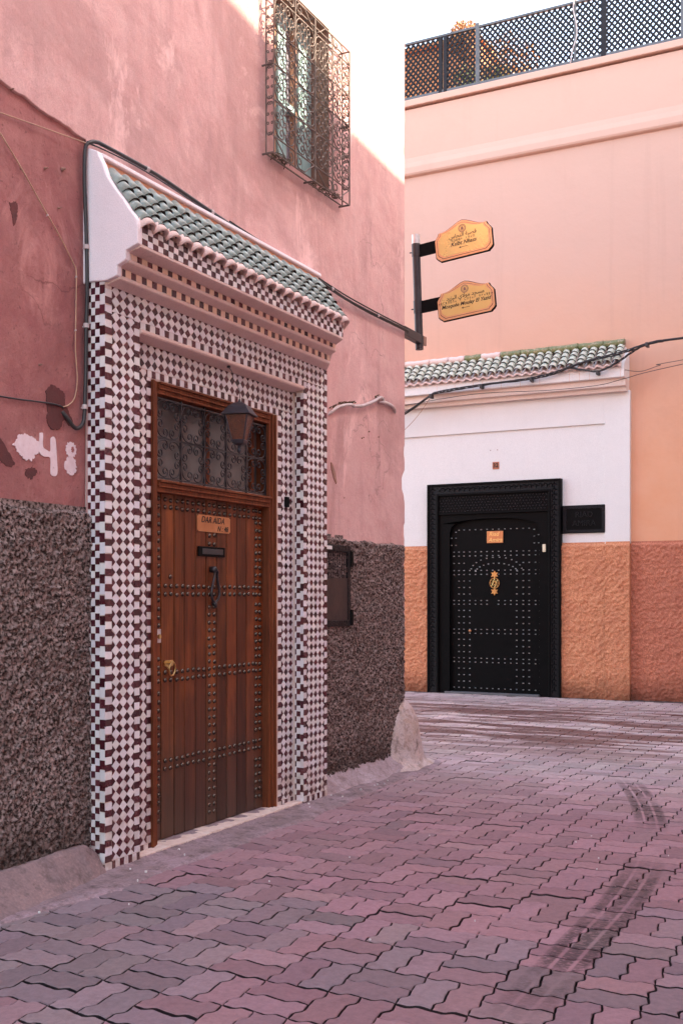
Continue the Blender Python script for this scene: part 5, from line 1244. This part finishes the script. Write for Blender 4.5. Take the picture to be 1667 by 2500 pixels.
# ---- cables along the far house
def sag(pts, n=8): return smooth_path(pts, n)
YC = 15.36
zc_ = lambda u, v: None
main = [(-3.30, YC, 4.15), (-2.95, YC, 4.26), (-2.58, YC, 4.47), (-2.45, YC, 4.53), (-2.2, YC, 4.555), (-1.75, YC, 4.585), (-1.35, YC, 4.60), (-.95, YC, 4.615), (-.62, YC, 4.66), (-.35, YC, 4.74), (-.05, YC, 4.80), (.35, YC, 4.86), (.75, YC, 4.95), (1.1, YC, 4.97), (2.2, YC+.1, 5.05), (4.7, YC+.2, 5.3)]
bund = thing('cable_bundle', 'bundle of twisted black cables sagging across the far tiled canopy', 'cable', (-1, YC, 4.6))
for k in range(5):
    pts = []
    for q, p in enumerate(sag(main, 5)): a = q*.55+k*1.26; pts.append((p.x, p.y-.012*math.cos(a), p.z+.014*math.sin(a)+.004*math.sin(q*.9+k)))
    b_ = MB(); b_.tube(pts, .0065+.002*(k == 0), 5); b_.build('strand', 'cable' if k < 4 else 'pole', bund, smooth=True)
low = [(-.40, YC, 4.72), (-.20, YC-.01, 4.665), (-.02, YC-.01, 4.625), (.12, YC, 4.655), (.30, YC, 4.74), (.50, YC, 4.86), (.66, YC, 4.93), (.9, YC, 4.955)]
for k in range(3):
    b_ = MB(); b_.tube([(p.x, p.y-.008*math.cos(q+k*2), p.z+.010*math.sin(q*.8+k*2)) for q, p in enumerate(sag(low, 5))], .007, 5); b_.build('strand', 'cable', bund, smooth=True)
for (x_, z_) in ((-2.52, 4.49), (-1.72, 4.565), (-.96, 4.60), (0.0, 4.61), (.68, 4.93)):
    b_ = MB(); b_.box(x_-.02, x_+.02, YC-.03, YC+.08, z_-.03, z_+.03); b_.build('clip', 'cable', bund, bevel=.006)
cable('thin_wire', 'thin dark wire crossing the white cornice towards the right', [(-3.3, 15.40, 4.36), (-1.9, 15.405, 4.47), (-.7, 15.405, 4.43), (.0, 15.40, 4.44), (.37, 15.40, 4.50), (1.1, 15.45, 4.63), (4.7, 15.6, 5.1)], .0045, 'cable')
cable('thin_wire', 'short slack wire on the orange wall between cornice and bundle', [(.36, 15.45, 4.63), (.55, 15.6, 4.62), (.8, 15.65, 4.69), (1.1, 15.68, 4.74), (4.7, 15.7, 5.0)], .004, 'cable')
cable('thin_wire', 'pale wire falling left from the cable clip over the white wall', [(-2.53, 15.38, 4.48), (-2.75, 15.40, 4.22), (-3.0, 15.45, 4.02), (-3.35, 15.5, 3.80)], .005, 'tan')
cable('thin_wire', 'pale slack wire under the black cable bundle by the corner', [(-2.58, 15.38, 4.47), (-2.8, 15.4, 4.33), (-3.1, 15.42, 4.24), (-3.4, 15.45, 4.2)], .004, 'tan')

# ------------------------------------------------------------------ house across the lane, outside the frame: it casts the lane's shade
H0 = 10.02
across = thing('house_across', 'pink house across the lane whose roof shades the near wall', 'house', (7, 3, 0))
b_ = MB(); prof2 = [(-.5, 0), (15.7, 0), (15.7, H0), (10.8, H0+.09), (9.8, H0+.14), (8.0, H0+.34), (6.6, H0+.62), (4, H0+1.0), (-.5, H0+1.0)]
b_.prism([(a, c_) for a, c_ in prof2], lambda u, v, w_: (w_, u, v), 4.82, 11.5); b_.build('wall', 'acrosswall', across)
